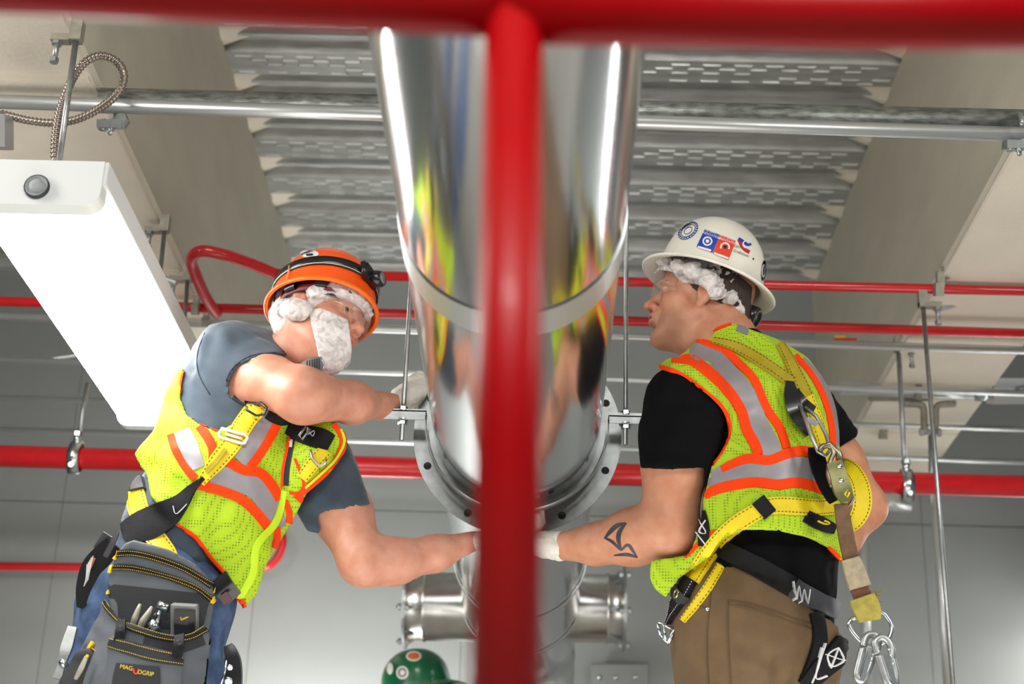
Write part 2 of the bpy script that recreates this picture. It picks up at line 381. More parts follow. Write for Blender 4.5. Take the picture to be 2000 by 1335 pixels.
m = MB(); m.cyl(at(1798, 842, Yc), at(1836, 844, Yc), .008, 10); hexnut(m, at(1800, 842, Yc), RT, .014, .006); hexnut(m, at(1834, 844, Yc), RT, .014, .006); m.build('clevis_pin', 'zinc', e)
MB().cyl(at(1818, 850, Yc), at(1820, 985, Yc), .009, 10).build('drop_rod', 'galv', e)
xp = MB(); xp.cyl(at(1700, 981, YW-.3), at(1778, 985, YW-.3), .03, 18); xp.cyl(at(1712, 981, YW-.3), at(1712, 981, YW-.3)+np.array([0, .31, 0]), .02, 12); tag(xp.build('short_conduit', 'conduit'), 'short capped grey pipe under the thick red pipe beside the right elbow', 'pipe')
o = MB(); o.cyl(at(1686, 1030, 5.7), at(1695, 1345, 5.7), .018, 14); tag(o.build('wall_riser', 'conduit'), 'grey vertical riser pipe on the back wall behind the lanyard', 'pipe')
o = MB(); o.cyl(at(1824, 960, 5.3), at(1851, 1345, 5.3), .014, 12); tag(o.build('wall_riser', 'conduit'), 'bluish vertical pipe directly behind the long threaded rod', 'pipe')
e = empty('warning_tag', at(1650, 661, 4.35), 'small red and yellow sticker on the grey conduit behind the right vest', 'sticker')
MB().obox(at(1641, 657, 4.35), (RT, FW, UP), (.017, .001, .004)).build('yellow_strip', mat('tag_yellow', lin(210, 180, 40), .5), e)
MB().obox(at(1651, 662, 4.35), (RT, FW, UP), (.034, .001, .0035)).build('red_strip', mat('tag_red', lin(200, 30, 40), .5), e)
# wall plate low, right of the duct
e = empty('wall_plate', at(1210, 1320, YW-.03), 'grey bolted wall plate low behind the duct', 'plate')
m = MB(); m.obox(at(1210, 1335, YW-.02), (RT, FW, UP), (.105, .012, .075)); m.build('plate_body', 'wall', e)
for x in (1171, 1203, 1240): MB().lathe(at(x, 1322, YW-.04), (0, -1, 0), [(.011, 0), (.009, .006), (0, .01)], 12).build('bolt_head', 'zinc', e)

M['plug'] = mat('plug_grey', lin(150, 156, 158), .6)
# ------------------------------------------------------------------ lamp, flexible conduit, box
ZL = 1.60
c0 = atz(190, 400, ZL); c1 = atz(350, 700, ZL); c2 = atz(0, 500, ZL); c3 = atz(235, 835, ZL)
xa, xb = (c2[0]+c3[0])/2, (c0[0]+c1[0])/2; ya, yb2 = 2.69, (c1[1]+c3[1])/2+.02; yb2 = 3.95
e = empty('ceiling_lamp', ((xa+xb)/2, (ya+yb2)/2, ZL), 'long bright white tube lamp with a grey end cap hanging at far left', 'lamp')
def wrap(xa, xb, ya, yb, z0, z1, bev, seg=6):
    prof = [(xa, z1)]
    for i in range(seg+1):
        a = PI/2*i/seg; prof.append((xa+bev-bev*math.cos(a), z0+bev-bev*math.sin(a)))
    for i in range(seg+1):
        a = PI/2*i/seg; prof.append((xb-bev+bev*math.sin(a), z0+bev-bev*math.cos(a)))
    prof.append((xb, z1)); m = MB(); n = len(prof)
    vs = [(x, ya, z) for x, z in prof]+[(x, yb, z) for x, z in prof]
    fs = [(i, (i+1) % n, n+(i+1) % n, n+i) for i in range(n)]+[tuple(range(n-1, -1, -1)), tuple(n+i for i in range(n))]
    return m.add(vs, fs)
wrap(xa-.01, xb+.01, ya-.002, yb2+.002, ZL+.045, ZL+.095, .006).build('housing', 'housing', e)
wrap(xa, xb, ya+.03, yb2-.03, ZL, ZL+.05, .03).build('lens', 'lens', e)
wrap(xa-.004, xb+.004, ya-.012, ya+.03, ZL-.004, ZL+.092, .03).build('end_cap', 'housing', e)
wrap(xa-.004, xb+.004, yb2-.03, yb2+.002, ZL-.004, ZL+.092, .03).build('end_cap', 'housing', e)
q = at(73, 366, ya-.012)
m = MB(); m.lathe(q, (0, -1, 0), [(.0235, 0), (.0235, .006), (.021, .009), (.019, .006), (.015, .006), (.014, .009), (.006, .011), (0, .011)], 28); m.build('round_plug', 'plug', e)
m = MB(); m.lathe(q-np.array([0, .0, 0]), (0, -1, 0), [(.0245, 0), (.0245, .007), (.0225, .0095), (.0215, .005)], 28); m.build('plug_gasket', 'dark', e)
# its twin on the other side of the walkway, outside the frame
e2 = empty('ceiling_lamp', (2.14, 5.25, 1.6), 'second long white tube lamp on the right, outside the picture', 'lamp')
wrap(2.01, 2.27, 4.60, 5.90, 1.645, 1.695, .006).build('housing', 'housing', e2); wrap(2.02, 2.26, 4.63, 5.87, 1.60, 1.65, .03).build('lens', 'lens', e2)
for y_ in (4.75, 5.75): MB().cyl((2.14, y_, 1.69), (2.14, y_, ZC), .005, 8).build('rod', 'galv', e2)
# flexible conduit
Yf = 2.8; DY = .022
fp = [(2, 222, 2.92), (25, 228, 2.92), (60, 236, 2.92), (105, 240, 2.92), (150, 233, 2.9), (190, 214, 2.88), (222, 190, 2.85), (240, 163, 2.83), (240, 137, 2.81), (222, 116, 2.8), (195, 109, 2.79), (168, 120, 2.78), (145, 148, 2.78), (128, 185, 2.77), (115, 225, 2.77), (108, 275, 2.77), (108, 320, 2.78), (112, 352, 2.8)]
pth = spline([at(p[0], p[1], p[2]+DY) for p in fp], 6)
seg = np.array(pth); L_ = np.r_[0, np.cumsum(np.linalg.norm(np.diff(seg, axis=0), axis=1))]
nn = int(L_[-1]/.0022); tt = np.linspace(0, L_[-1], nn); pts = np.stack([np.interp(tt, L_, seg[:, i]) for i in range(3)], 1)
m = MB(); m.sweep(pts, [.0082+.0014*math.sin(2*PI*t/.0088) for t in tt], 10); tag(m.build('flexible_conduit', 'flex'), 'ribbed flexible metal conduit looping down to the lamp', 'conduit')
e = empty('junction_box', at(0, 255, 2.93), 'small grey junction box at the far left edge', 'box')
m = MB(); m.obox(at(-2, 258, 2.93), (RT, FW, UP), (.022, .03, .035)); m.build('box_body', 'conduit', e)
m = MB(); m.cyl(at(3, 222, 2.92), at(-4, 236, 2.92), .012, 12); m.build('connector', 'galv', e)

# ================================================================== FOREGROUND RED RAIL (close to the lens, out of focus)
Yf = 1.02
e = empty('red_rail', at(1000, 30, Yf), 'out-of-focus glossy red pipe tee crossing in front of the duct', 'pipe')
A = at(-500, -60, Yf); B = at(940, 13, Yf)
k_ = mpp(1000, 30, Yf)
MB().cyl(at(-500, -62, Yf), at(1000, 14, Yf), 62*k_, 40).build('cross_pipe', 'redfront', e)
MB().cyl(at(1000, 20, Yf), at(2500, 40, Yf), 68*k_, 40).build('cross_pipe', 'redfront', e)
MB().cyl(at(1004, 40, Yf), at(985, 1500, Yf*.98), 57*k_, 40).build('upright_pipe', 'redfront', e)

# ================================================================== DUCT
M['collar'] = mat('collar_steel', lin(205, 204, 200), .26, .95, noise=.12, nscale=30)
XD, YD, ZD = -.061, 3.40, 1.413; RD = .186
e = empty('round_duct', (XD, YD, ZD), 'large polished round steel duct running away overhead between the two men', 'duct')
def ring_tube(y0, y1, r_, m, name, th=.003, n=96):
    mb = MB(); mb.lathe((XD, 0, ZD), (0, 1, 0), [(r_, y0), (r_, y1), (r_-th, y1), (r_-th, y0), (r_, y0)], n, False)
    for i in range(len(mb.sm)): mb.sm[i] = True
    me = mb.mesh(name)
    o = link(name, me, m, e); md = o.modifiers.new('e', 'EDGE_SPLIT'); md.split_angle = R(40); return o
def silh(y): pass
for y0, y1 in ((.95, 2.355), (2.355, 3.385), (3.42, 4.6), (4.6, 5.35)):
    ring_tube(y0, y1, RD, 'duct', 'duct_section')
ring_tube(2.31, 2.40, RD+.003, 'band', 'seam_band')
ring_tube(4.42, 4.44, RD+.006, 'band', 'seam_band')
ring_tube(4.88, 4.90, RD+.006, 'band', 'seam_band')
# companion flanges: two L-rings face to face
def flange(y0, y1, ri, ro, name='flange_ring'):
    mb = MB(); mb.lathe((XD, 0, ZD), (0, 1, 0), [(ri, y0), (ro, y0), (ro, y1), (ri, y1), (ri, y0)], 96, False); mb.sm = [True]*len(mb.sm)
    o = link(name, mb.mesh(name), 'flange', e); md = o.modifiers.new('e', 'EDGE_SPLIT'); md.split_angle = R(40)
flange(3.400, 3.405, RD, .236); flange(3.345, 3.350, RD-.001, RD+.012, 'collar_ring')
ring_tube(3.352, 3.400, RD+.006, 'flange', 'flange_hub')
# bolt holes: short dark-lined sleeves
for a in (-158, -119, -61, -22, 22, 61, 119, 158):
    q = np.array([XD+.216*math.cos(R(a)), 3.4, ZD+.216*math.sin(R(a))])
    mb = MB(); mb.lathe(q, (0, -1, 0), [(0, .0004), (.0054, .0004), (.0054, .0012), (.0085, .0014), (.009, 0)], 18); mb.build('bolt_hole', 'dark', e)
# side collars and elbow drop further back
for s_, (px, py) in ((-1, (790, 1185)), (1, (1222, 1192))):
    Yb = 5.0; c = at(px, py, Yb); zc = ZD; kk_ = mpp(px, py, Yb)
    xo = c[0]; rr = .108
    mb = MB(); yc_ = 4.98; o0 = np.array([XD, yc_, c[2]])
    L_ = abs(xo-XD)
    mb.lathe(o0, (s_, 0, 0), [(rr, .08), (rr, L_*.80), (rr+.004, L_*.81), (rr+.004, L_*.83), (rr, L_*.84), (rr, L_-.01)], 48); mb.build('branch_collar', 'collar', e)
    mb = MB(); mb.lathe(o0, (s_, 0, 0), [(rr-.004, L_-.012), (rr+.028, L_-.012), (rr+.028, L_-.004), (0, L_-.004)], 48, False); mb.build('branch_flange', 'galv', e)
    for a in range(0, 360, 60):
        q = o0+np.array([s_*(L_-.008), (rr+.018)*math.cos(R(a+15)), (rr+.018)*math.sin(R(a+15))]); mb = MB(); mb.cyl(q-np.array([.022, 0, 0]), q+np.array([.022, 0, 0]), .005, 8); hexnut(mb, q+np.array([s_*.012, 0, 0]), (1, 0, 0), .011, .005); hexnut(mb, q-np.array([s_*.012, 0, 0]), (1, 0, 0), .011, .005); mb.build('bolt', 'zinc', e)
mb = MB(); pth = [(XD+.0, 5.35, ZD)]+[(XD, 5.35+.22*math.sin(a), ZD-.22+.22*math.cos(a)) for a in np.linspace(.1, PI/2, 8)]+[(XD, 5.57, .0)]
mb.sweep(pth, RD, 40); mb.build('elbow_drop', 'duct', e)
# band hanger: rods and saddle brackets
hb = empty('duct_band_hanger', (XD, YD, ZD), 'steel band hanger with two threaded rods around the duct flange', 'hanger')
mb = MB(); n = 60; vs = []; fs = []; rh = RD+.017
angs = np.linspace(R(-185), R(5), n)
zb = float(at(787, 812, 3.33)[2]); zb2 = float(at(1222, 820, 3.33)[2])
for a in angs:
    for dy in (-.013, .013):
        for q in (0, .002): vs.append((XD+(rh+q)*math.cos(a), 3.33+dy-.0, ZD+(rh+q)*math.sin(a)))
for j in range(n-1):
    A_ = [4*j+i for i in range(4)]; B_ = [4*j+4+i for i in range(4)]
    for p_, q_ in ((0, 1), (1, 3), (3, 2), (2, 0)): fs.append((A_[p_], A_[q_], B_[q_], B_[p_]))
mb.add(vs, fs, True).build('saddle_band', 'galv', hb)
for s_, px, py, ptop in ((-1, 787, 812, 775), (1, 1222, 820, 1210)):
    c = at(px, py, 3.33)
    x0 = XD+s_*(rh); x1 = c[0]+s_*.042
    mb = MB(); mb.box((min(x0, x1), 3.317, ZD+.018), (max(x0, x1), 3.343, ZD+.021)); 
    mb.box((min(x0, x1), 3.317, c[2]-.0125), (max(x0, x1), 3.3195, c[2]+.0125)); mb.build('ear_plate', 'flange', hb)
    top = np.array([c[0], 3.33, ZC]); bot = np.array([c[0], 3.33, c[2]-.058])
    mb = MB(); mb.cyl(top, bot, .0052, 12); mb.build('rod', 'galv', hb)
    mb = MB()
    for dz in (.016, -.016): hexnut(mb, c*np.array([1, 0, 1])+np.array([0, 3.33, dz]), (0, 0, 1), .0105, .005)
    for dz in (.010, -.010): mb.lathe(c*np.array([1, 0, 1])+np.array([0, 3.33, dz]), (0, 0, 1), [(0, -.001), (.0155, -.001), (.0155, .001), (0, .001)], 20, False)
    mb.build('nut_and_washer', 'zinc', hb)
# ================================================================== implicit-surface modelling kit (one continuous skin per body / garment)
F4 = np.float32
class SDF:
    def __init__(s, lo, hi, h):
        s.lo = np.array(lo, F4); s.h = h; s.n = np.ceil((np.array(hi)-np.array(lo))/h).astype(int)+1
        s.ax = [s.lo[i]+h*np.arange(s.n[i], dtype=F4) for i in range(3)]
        s.d = np.full(s.n, 1.0, F4)
    def _sub(s, lo, hi):
        a = np.clip(np.floor((np.array(lo)-s.lo)/s.h).astype(int), 0, s.n); b = np.clip(np.ceil((np.array(hi)-s.lo)/s.h).astype(int)+1, 0, s.n)
        return tuple(slice(x, y) for x, y in zip(a, b))
    def _pts(s, sl): return s.ax[0][sl[0]][:, None, None], s.ax[1][sl[1]][None, :, None], s.ax[2][sl[2]][None, None, :]
    def _op(s, sl, d, k, mode):
        A = s.d[sl]
        if A.size == 0: return
        if mode == 'add':
            if k > 0:
                h = np.clip(.5+.5*(A-d)/k, 0, 1); s.d[sl] = A*(1-h)+d*h-k*h*(1-h)
            else: s.d[sl] = np.minimum(A, d)
        elif mode == 'sub':
            if k > 0:
                h = np.clip(.5-.5*(A+d)/k, 0, 1); s.d[sl] = A*(1-h)-d*h+k*h*(1-h)
            else: s.d[sl] = np.maximum(A, -d)
    def cone(s, a, b, r0, r1, k=.02, flat=None, mode='add'):       # tapered capsule; flat=(axis, ratio<1) squashes it along axis
        a = np.asarray(a, float); b = np.asarray(b, float); m = max(r0, r1)+k+.03
        sl = s._sub(np.minimum(a, b)-m, np.maximum(a, b)+m); X, Y, Z = s._pts(sl)
        ab = b-a; L2 = float(ab @ ab)+1e-9
        px, py, pz = X-a[0], Y-a[1], Z-a[2]
        t = np.clip((px*ab[0]+py*ab[1]+pz*ab[2])/L2, 0, 1)
        qx, qy, qz = px-t*ab[0], py-t*ab[1], pz-t*ab[2]
        if flat is not None:
            v = np.asarray(flat[0], float); v = v/np.linalg.norm(v); g = (qx*v[0]+qy*v[1]+qz*v[2])*(1/flat[1]-1)
            qx, qy, qz = qx+g*v[0], qy+g*v[1], qz+g*v[2]
            d = (np.sqrt(qx*qx+qy*qy+qz*qz)-(r0+(r1-r0)*t))*(.5+.5*flat[1])
        else: d = np.sqrt(qx*qx+qy*qy+qz*qz)-(r0+(r1-r0)*t)
        s._op(sl, d.astype(F4), k, mode); return s
    def ell(s, c, r_, k=.02, B=None, mode='add'):                   # ellipsoid radii r_ along rows of B
        c = np.asarray(c, float); r_ = np.asarray(r_, float); m = r_.max()+k+.03
        B = np.eye(3) if B is None else np.asarray(B, float)
        sl = s._sub(c-m, c+m); X, Y, Z = s._pts(sl); px, py, pz = X-c[0], Y-c[1], Z-c[2]
        q = [(px*B[i][0]+py*B[i][1]+pz*B[i][2])/r_[i] for i in range(3)]
        k0 = np.sqrt(q[0]**2+q[1]**2+q[2]**2); k1 = np.sqrt((q[0]/r_[0])**2+(q[1]/r_[1])**2+(q[2]/r_[2])**2)+1e-9
        s._op(sl, (k0*(k0-1)/k1).astype(F4), k, mode); return s
    def halfspace(s, p, n):       # keep the side the normal points away from
        n = np.asarray(n, float); n /= np.linalg.norm(n); p = np.asarray(p, float); X, Y, Z = s._pts((slice(None),)*3)
        s.d = np.maximum(s.d, ((X-p[0])*n[0]+(Y-p[1])*n[1]+(Z-p[2])*n[2]).astype(F4)); return s
    def clone(s):
        o = SDF.__new__(SDF); o.lo, o.h, o.n, o.ax = s.lo, s.h, s.n, s.ax; o.d = s.d.copy(); return o
    def band(s, w=.03):
        I = np.argwhere(np.abs(s.d) < w); return I, (s.lo+I*F4(s.h)).astype(F4)
    def polycut(s, poly, w=.03, extra=None):     # trims the garment along an outline (given where its edge lies), real thickness kept
        I, P = s.band(w); x, y = pix(P); V = np.array(poly, F4); n = len(V); D = np.full(len(P), 1e9, F4); ins = np.zeros(len(P), bool)
        for i in range(n):
            a = V[i]; b = V[(i+1) % n]; e = b-a; wx, wy = x-a[0], y-a[1]; t = np.clip((wx*e[0]+wy*e[1])/(e @ e), 0, 1)
            D = np.minimum(D, (wx-e[0]*t)**2+(wy-e[1]*t)**2)
            c = (a[1] <= y) != (b[1] <= y)
            with np.errstate(divide='ignore', invalid='ignore'): ins ^= c & (x < a[0]+(y-a[1])*e[0]/(e[1] if e[1] else 1e-9))
        dd = np.sqrt(D)*np.where(ins, -1, 1).astype(F4)*((P-CAM.astype(F4)) @ FW.astype(F4))/FPX
        if extra is not None: dd = extra(P, dd)
        far = np.abs(s.d) >= w
        vals = np.maximum(s.d[tuple(I.T)], dd.astype(F4)); s.d[tuple(I.T)] = vals
        s.cut_far = far; return s
    def noise(s, amp, sc, seed=0, w=.03, stretch=(1, 1, 1), ridged=False, mask=None):
        I, P = s.band(w); r = np.random.default_rng(seed); v = np.zeros(len(P), F4)
        for o in range(5):
            kv = r.normal(size=3); kv = kv/np.linalg.norm(kv)*sc*(1+.6*o)*2*PI*np.array(stretch); ph = r.uniform(0, 6.28)
            w_ = np.sin(P @ kv.astype(F4)+ph+1.7*np.sin(P @ (kv[[1, 2, 0]]*.5).astype(F4)+ph)); v += w_/(1+.5*o)
        if ridged: v = 1.2-np.abs(v)
        v *= amp/1.5
        if mask is not None: v = v*mask(P)
        s.d[tuple(I.T)] += v.astype(F4); return s
    def fold(s, pts, amp, wid, w=.03):     # raised (amp>0) or sunk fold along a 3-D polyline
        I, P = s.band(w); best = np.full(len(P), 1e9, F4)
        for a, b in zip(pts[:-1], pts[1:]):
            a = np.asarray(a, F4); ab = np.asarray(b, F4)-a; t = np.clip(((P-a) @ ab)/(ab @ ab), 0, 1); q = P-a-t[:, None]*ab; best = np.minimum(best, (q*q).sum(1))
        s.d[tuple(I.T)] -= (amp*np.exp(-best/(wid*wid))).astype(F4); return s
    def mesh(s, name, smooth=2, only=None):
        D = s.d; D = np.where(np.abs(D) < 1e-7, F4(1e-7), D); neg = D < 0
        cs = neg[:-1, :-1, :-1].astype(np.int8).copy(); cnt = np.zeros(tuple(np.array(D.shape)-1), np.int8)
        for i in (0, 1):
            for j in (0, 1):
                for k in (0, 1): cnt += neg[i:D.shape[0]-1+i, j:D.shape[1]-1+j, k:D.shape[2]-1+k]
        act = (cnt > 0) & (cnt < 8); ids = np.full(cnt.shape, -1, np.int64); I = np.argwhere(act); ids[act] = np.arange(len(I))
        acc = np.zeros((len(I), 3), F4); num = np.zeros(len(I), F4)
        corners = [(i, j, k) for i in (0, 1) for j in (0, 1) for k in (0, 1)]
        vals = {c: D[I[:, 0]+c[0], I[:, 1]+c[1], I[:, 2]+c[2]] for c in corners}
        for c in corners:
            for a in range(3):
                if c[a] == 0:
                    c2 = list(c); c2[a] = 1; c2 = tuple(c2); v0, v1 = vals[c], vals[c2]; x = (v0 < 0) != (v1 < 0)
                    t = np.where(x, v0/np.where(x, v0-v1, 1), 0); p = np.zeros((len(I), 3), F4)+np.array(c, F4); p[:, a] = t
                    acc += p*x[:, None]; num += x
        V = s.lo+(I+acc/num[:, None])*F4(s.h); faces = []
        for a in range(3):
            b, c = (a+1) % 3, (a+2) % 3
            sl0 = [slice(None)]*3; sl1 = [slice(None)]*3; sl0[a] = slice(0, -1); sl1[a] = slice(1, None)
            x = neg[tuple(sl0)] != neg[tuple(sl1)]; E = np.argwhere(x)
            E = E[(E[:, b] > 0) & (E[:, c] > 0) & (E[:, b] < D.shape[b]-1) & (E[:, c] < D.shape[c]-1)]
            if not len(E): continue
            def at_(db, dc): q = E.copy(); q[:, b] -= db; q[:, c] -= dc; return ids[q[:, 0], q[:, 1], q[:, 2]]
            q = np.stack([at_(1, 1), at_(0, 1), at_(0, 0), at_(1, 0)], 1); fl = neg[E[:, 0], E[:, 1], E[:, 2]]
            q[~fl] = q[~fl][:, ::-1]; faces.append(q)
        Fc = np.concatenate(faces); Fc = Fc[(Fc >= 0).all(1)]
        for _ in range(smooth):       # umbrella smoothing
            A = np.zeros_like(V); n_ = np.zeros(len(V), F4)
            for i in range(4):
                j = (i+1) % 4
                for u, v in ((Fc[:, i], Fc[:, j]), (Fc[:, j], Fc[:, i])):
                    for q in range(3): A[:, q] += np.bincount(u, V[v, q], len(V)).astype(F4)
                    n_ += np.bincount(u, minlength=len(V))
            V = V+.5*(A/np.maximum(n_, 1)[:, None]-V)
        s.V, s.F = V, Fc
        return V, Fc
def mk(name, parts, m, parent=None, mats=None):      # parts: list of (V, F)
    Vs, Fs, k = [], [], 0
    for V, F_ in parts: Vs.append(V); Fs.append(F_+k); k += len(V)
    V = np.concatenate(Vs); F_ = np.concatenate(Fs)
    me = bpy.data.meshes.new(name); me.vertices.add(len(V)); me.vertices.foreach_set('co', V.astype(F4).ravel())
    me.loops.add(F_.size); me.loops.foreach_set('vertex_index', F_.astype(np.int32).ravel())
    me.polygons.add(len(F_)); me.polygons.foreach_set('loop_start', np.arange(0, F_.size, 4, dtype=np.int32)); me.polygons.foreach_set('loop_total', np.full(len(F_), 4, np.int32))
    me.polygons.foreach_set('use_smooth', np.ones(len(F_), bool)); me.update(calc_edges=True); me.validate()
    return link(name, me, m, parent)
def bvh_of(*parts):
    Vs, Fs, k = [], [], 0
    for V, F_ in parts: Vs.append(V); Fs.append(F_+k); k += len(V)
    return BVHTree.FromPolygons(np.concatenate(Vs).tolist(), np.concatenate(Fs).tolist())
def hit(bv, px, py):
    d = Vector(ray(px, py)).normalized(); r_ = bv.ray_cast(Vector(CAM), d, 20)
    if r_[0] is None: return None, None
    n = np.array(r_[1]); n = -n if n @ np.array(d) > 0 else n
    return np.array(r_[0]), n
def resamp(P, step, closed=False):
    P = [np.asarray(p, float) for p in P]; S_ = np.array(P)
    L_ = np.r_[0, np.cumsum(np.linalg.norm(np.diff(S_[:, :2], axis=0), axis=1))]; n = max(2, int(L_[-1]/step)+1); t = np.linspace(0, L_[-1], n)
    return np.stack([np.interp(t, L_, S_[:, i]) for i in range(S_.shape[1])], 1)
def drape(name, bv, line, wid, m, parent, lift=.002, cols=5, step=6, smooth=True, edge=True, dashes=None, inset=.12, dm='stitch_dark', dw=1.3, build=True):
    """a strap / tape lying on a surface: centre line in photo pixels (px,py[,width px])"""
    L_ = [(p[0], p[1], (p[2] if len(p) > 2 else wid)) for p in line]
    if smooth and len(L_) > 2: L_ = [tuple(q) for q in spline(L_, 6)]
    P = resamp(L_, step); T = np.gradient(P[:, :2], axis=0); T /= np.linalg.norm(T, axis=1)[:, None]+1e-9; Nn = np.stack([-T[:, 1], T[:, 0]], 1)
    rows = []
    for i in range(len(P)):
        row = []
        for j in range(cols):
            u = (j/(cols-1)-.5); q = P[i, :2]+Nn[i]*u*P[i, 2]; row.append(hit(bv, *q))
        good = [j for j in range(cols) if row[j][0] is not None]
        if not good: continue
        for j in range(cols):
            if row[j][0] is None:
                g = min(good, key=lambda a: abs(a-j)); q = P[i, :2]+Nn[i]*((j/(cols-1)-.5))*P[i, 2]; p = row[g][0]
                d = ray(*q); pp = CAM+d*(dep(p)/1.0) ; n_ = row[g][1]
                row[j] = (p+.3*(pp-p)-n_*.004, n_)
        rows.append(row)
    if len(rows) < 2: return None
    PP = np.array([[r_[0] for r_ in row] for row in rows]); NN = np.array([[r_[1] for r_ in row] for row in rows])
    for _ in range(3):      # tension: straps bridge small creases
        Q = PP.copy(); Q[1:-1] = .25*PP[:-2]+.5*PP[1:-1]+.25*PP[2:]; PP = np.where((((Q-PP)*NN).sum(2) > -.0004)[..., None], Q, PP)
        NN[1:-1] = .25*NN[:-2]+.5*NN[1:-1]+.25*NN[2:]
    NN /= np.linalg.norm(NN, axis=2)[..., None]
    K = len(rows); top = PP+NN*lift; low = PP-NN*.004
    vs = []; fs = []
    C_ = cols+2
    for i in range(K): vs += [low[i, 0]]+list(top[i])+[low[i, -1]]
    for i in range(K-1):
        for j in range(C_-1): fs.append((i*C_+j, i*C_+j+1, (i+1)*C_+j+1, (i+1)*C_+j))
    k = len(vs); vs += [low[0, j] for j in range(cols)]+[low[-1, j] for j in range(cols)]
    for j in range(cols-1): fs.append((1+j, k+j, k+j+1, 2+j)); fs.append(((K-1)*C_+1+j, (K-1)*C_+2+j, k+cols+j+1, k+cols+j))
    mb = MB().add(vs, fs, True); me = mb.mesh(name); o = link(name, me, m, parent)
    md = o.modifiers.new('e', 'EDGE_SPLIT'); md.split_angle = R(50)
    if dashes:
        st = MB()
        for e_ in (inset, 1-inset):
            x = e_*(cols-1); j0 = min(int(x), cols-2); f_ = x-j0; LN = (top[:, j0]*(1-f_)+top[:, j0+1]*f_)+NN[:, j0]*.0006
            Ls = np.r_[0, np.cumsum(np.linalg.norm(np.diff(LN, axis=0), axis=1))]; pos = np.arange(dashes, Ls[-1]-dashes, dashes*2)
            G = lambda t: np.array([np.interp(t, Ls, LN[:, q]) for q in range(3)])
            for t in pos:
                a, b = G(t), G(t+dashes); i = min(int(np.searchsorted(Ls, t)), K-1); n_ = NN[i, j0]; s_ = np.cross(b-a, n_); s_ /= np.linalg.norm(s_)+1e-9; s_ *= dw*.0006
                st.add([a-s_, b-s_, b+s_, a+s_, a-s_+n_*.0005, b-s_+n_*.0005, b+s_+n_*.0005, a+s_+n_*.0005], [(4,5,6,7), (0,1,5,4), (1,2,6,5), (2,3,7,6), (3,0,4,7)])
        if st.v: q = st.build('stitching', dm, o); q['kind'] = 'stuff'
    return o
def patch(name, bv, poly, m, parent, lift=.0012, res=5):
    """a flat sticker / print lying on a surface, outline in photo pixels"""
    V = np.array(poly, float); c = V.mean(0); n = len(V); vs = []; fs = []
    rings = res
    P0_, N0_ = hit(bv, *c)
    if P0_ is None: raise ValueError('patch misses '+name)
    vs.append(P0_+N0_*lift)
    E = resamp([*V, V[0]], 4)[:-1]; n = len(E)
    for k in range(1, rings+1):
        for q in E:
            x = c+(q-c)*k/rings; p, nn_ = hit(bv, *x)
            if p is None or np.linalg.norm(p-P0_) > .5: 
                d = ray(*x); p = CAM+d*dep(P0_); nn_ = N0_
            vs.append(p+nn_*lift)
    for j in range(n): fs.append((0, 1+j, 1+(j+1) % n))
    for k in range(rings-1):
        for j in range(n): a = 1+k*n; fs.append((a+j, a+(j+1) % n, a+n+(j+1) % n, a+n+j)[::-1])
    return MB().add(vs, fs, True).build(name, m, parent)
def tubeon(name, bv, line, rpx, m, parent, lift=0., n=8, step=6):
    P = resamp([tuple(q) for q in spline([(p[0], p[1]) for p in line], 6)], step); out = []
    for q in P:
        p, nn_ = hit(bv, *q)
        if p is not None: out.append(p+nn_*lift)
    if len(out) < 2: return None
    for _ in range(2): out = [out[0]]+[(a+2*b+c)/4 for a, b, c in zip(out[:-2], out[1:-1], out[2:])]+[out[-1]]
    r_ = rpx*dep(out[0])/FPX
    return MB().sweep(out, r_, n).build(name, m, parent)
# ================================================================== PEOPLE: materials
def fabric_mesh(name, col, hole):
    m = mat(name, col, .75, sheen=.1); nt = m.node_tree; N = nt.nodes; L = nt.links; b = N['Principled BSDF']
    tc = N.new('ShaderNodeTexCoord'); v = N.new('ShaderNodeTexVoronoi'); v.inputs['Scale'].default_value = 165; v.inputs['Randomness'].default_value = .12
    L.new(tc.outputs['Object'], v.inputs['Vector']); cr = N.new('ShaderNodeValToRGB'); cr.color_ramp.elements[0].position = .22; cr.color_ramp.elements[1].position = .36
    cr.color_ramp.elements[0].color = (*hole, 1); cr.color_ramp.elements[1].color = (*col, 1); L.new(v.outputs['Distance'], cr.inputs['Fac']); L.new(cr.outputs['Color'], b.inputs['Base Color'])
    bp = N.new('ShaderNodeBump'); bp.inputs['Strength'].default_value = .5; bp.inputs['Distance'].default_value = .0015; L.new(v.outputs['Distance'], bp.inputs['Height']); L.new(bp.outputs['Normal'], b.inputs['Normal'])
    return m
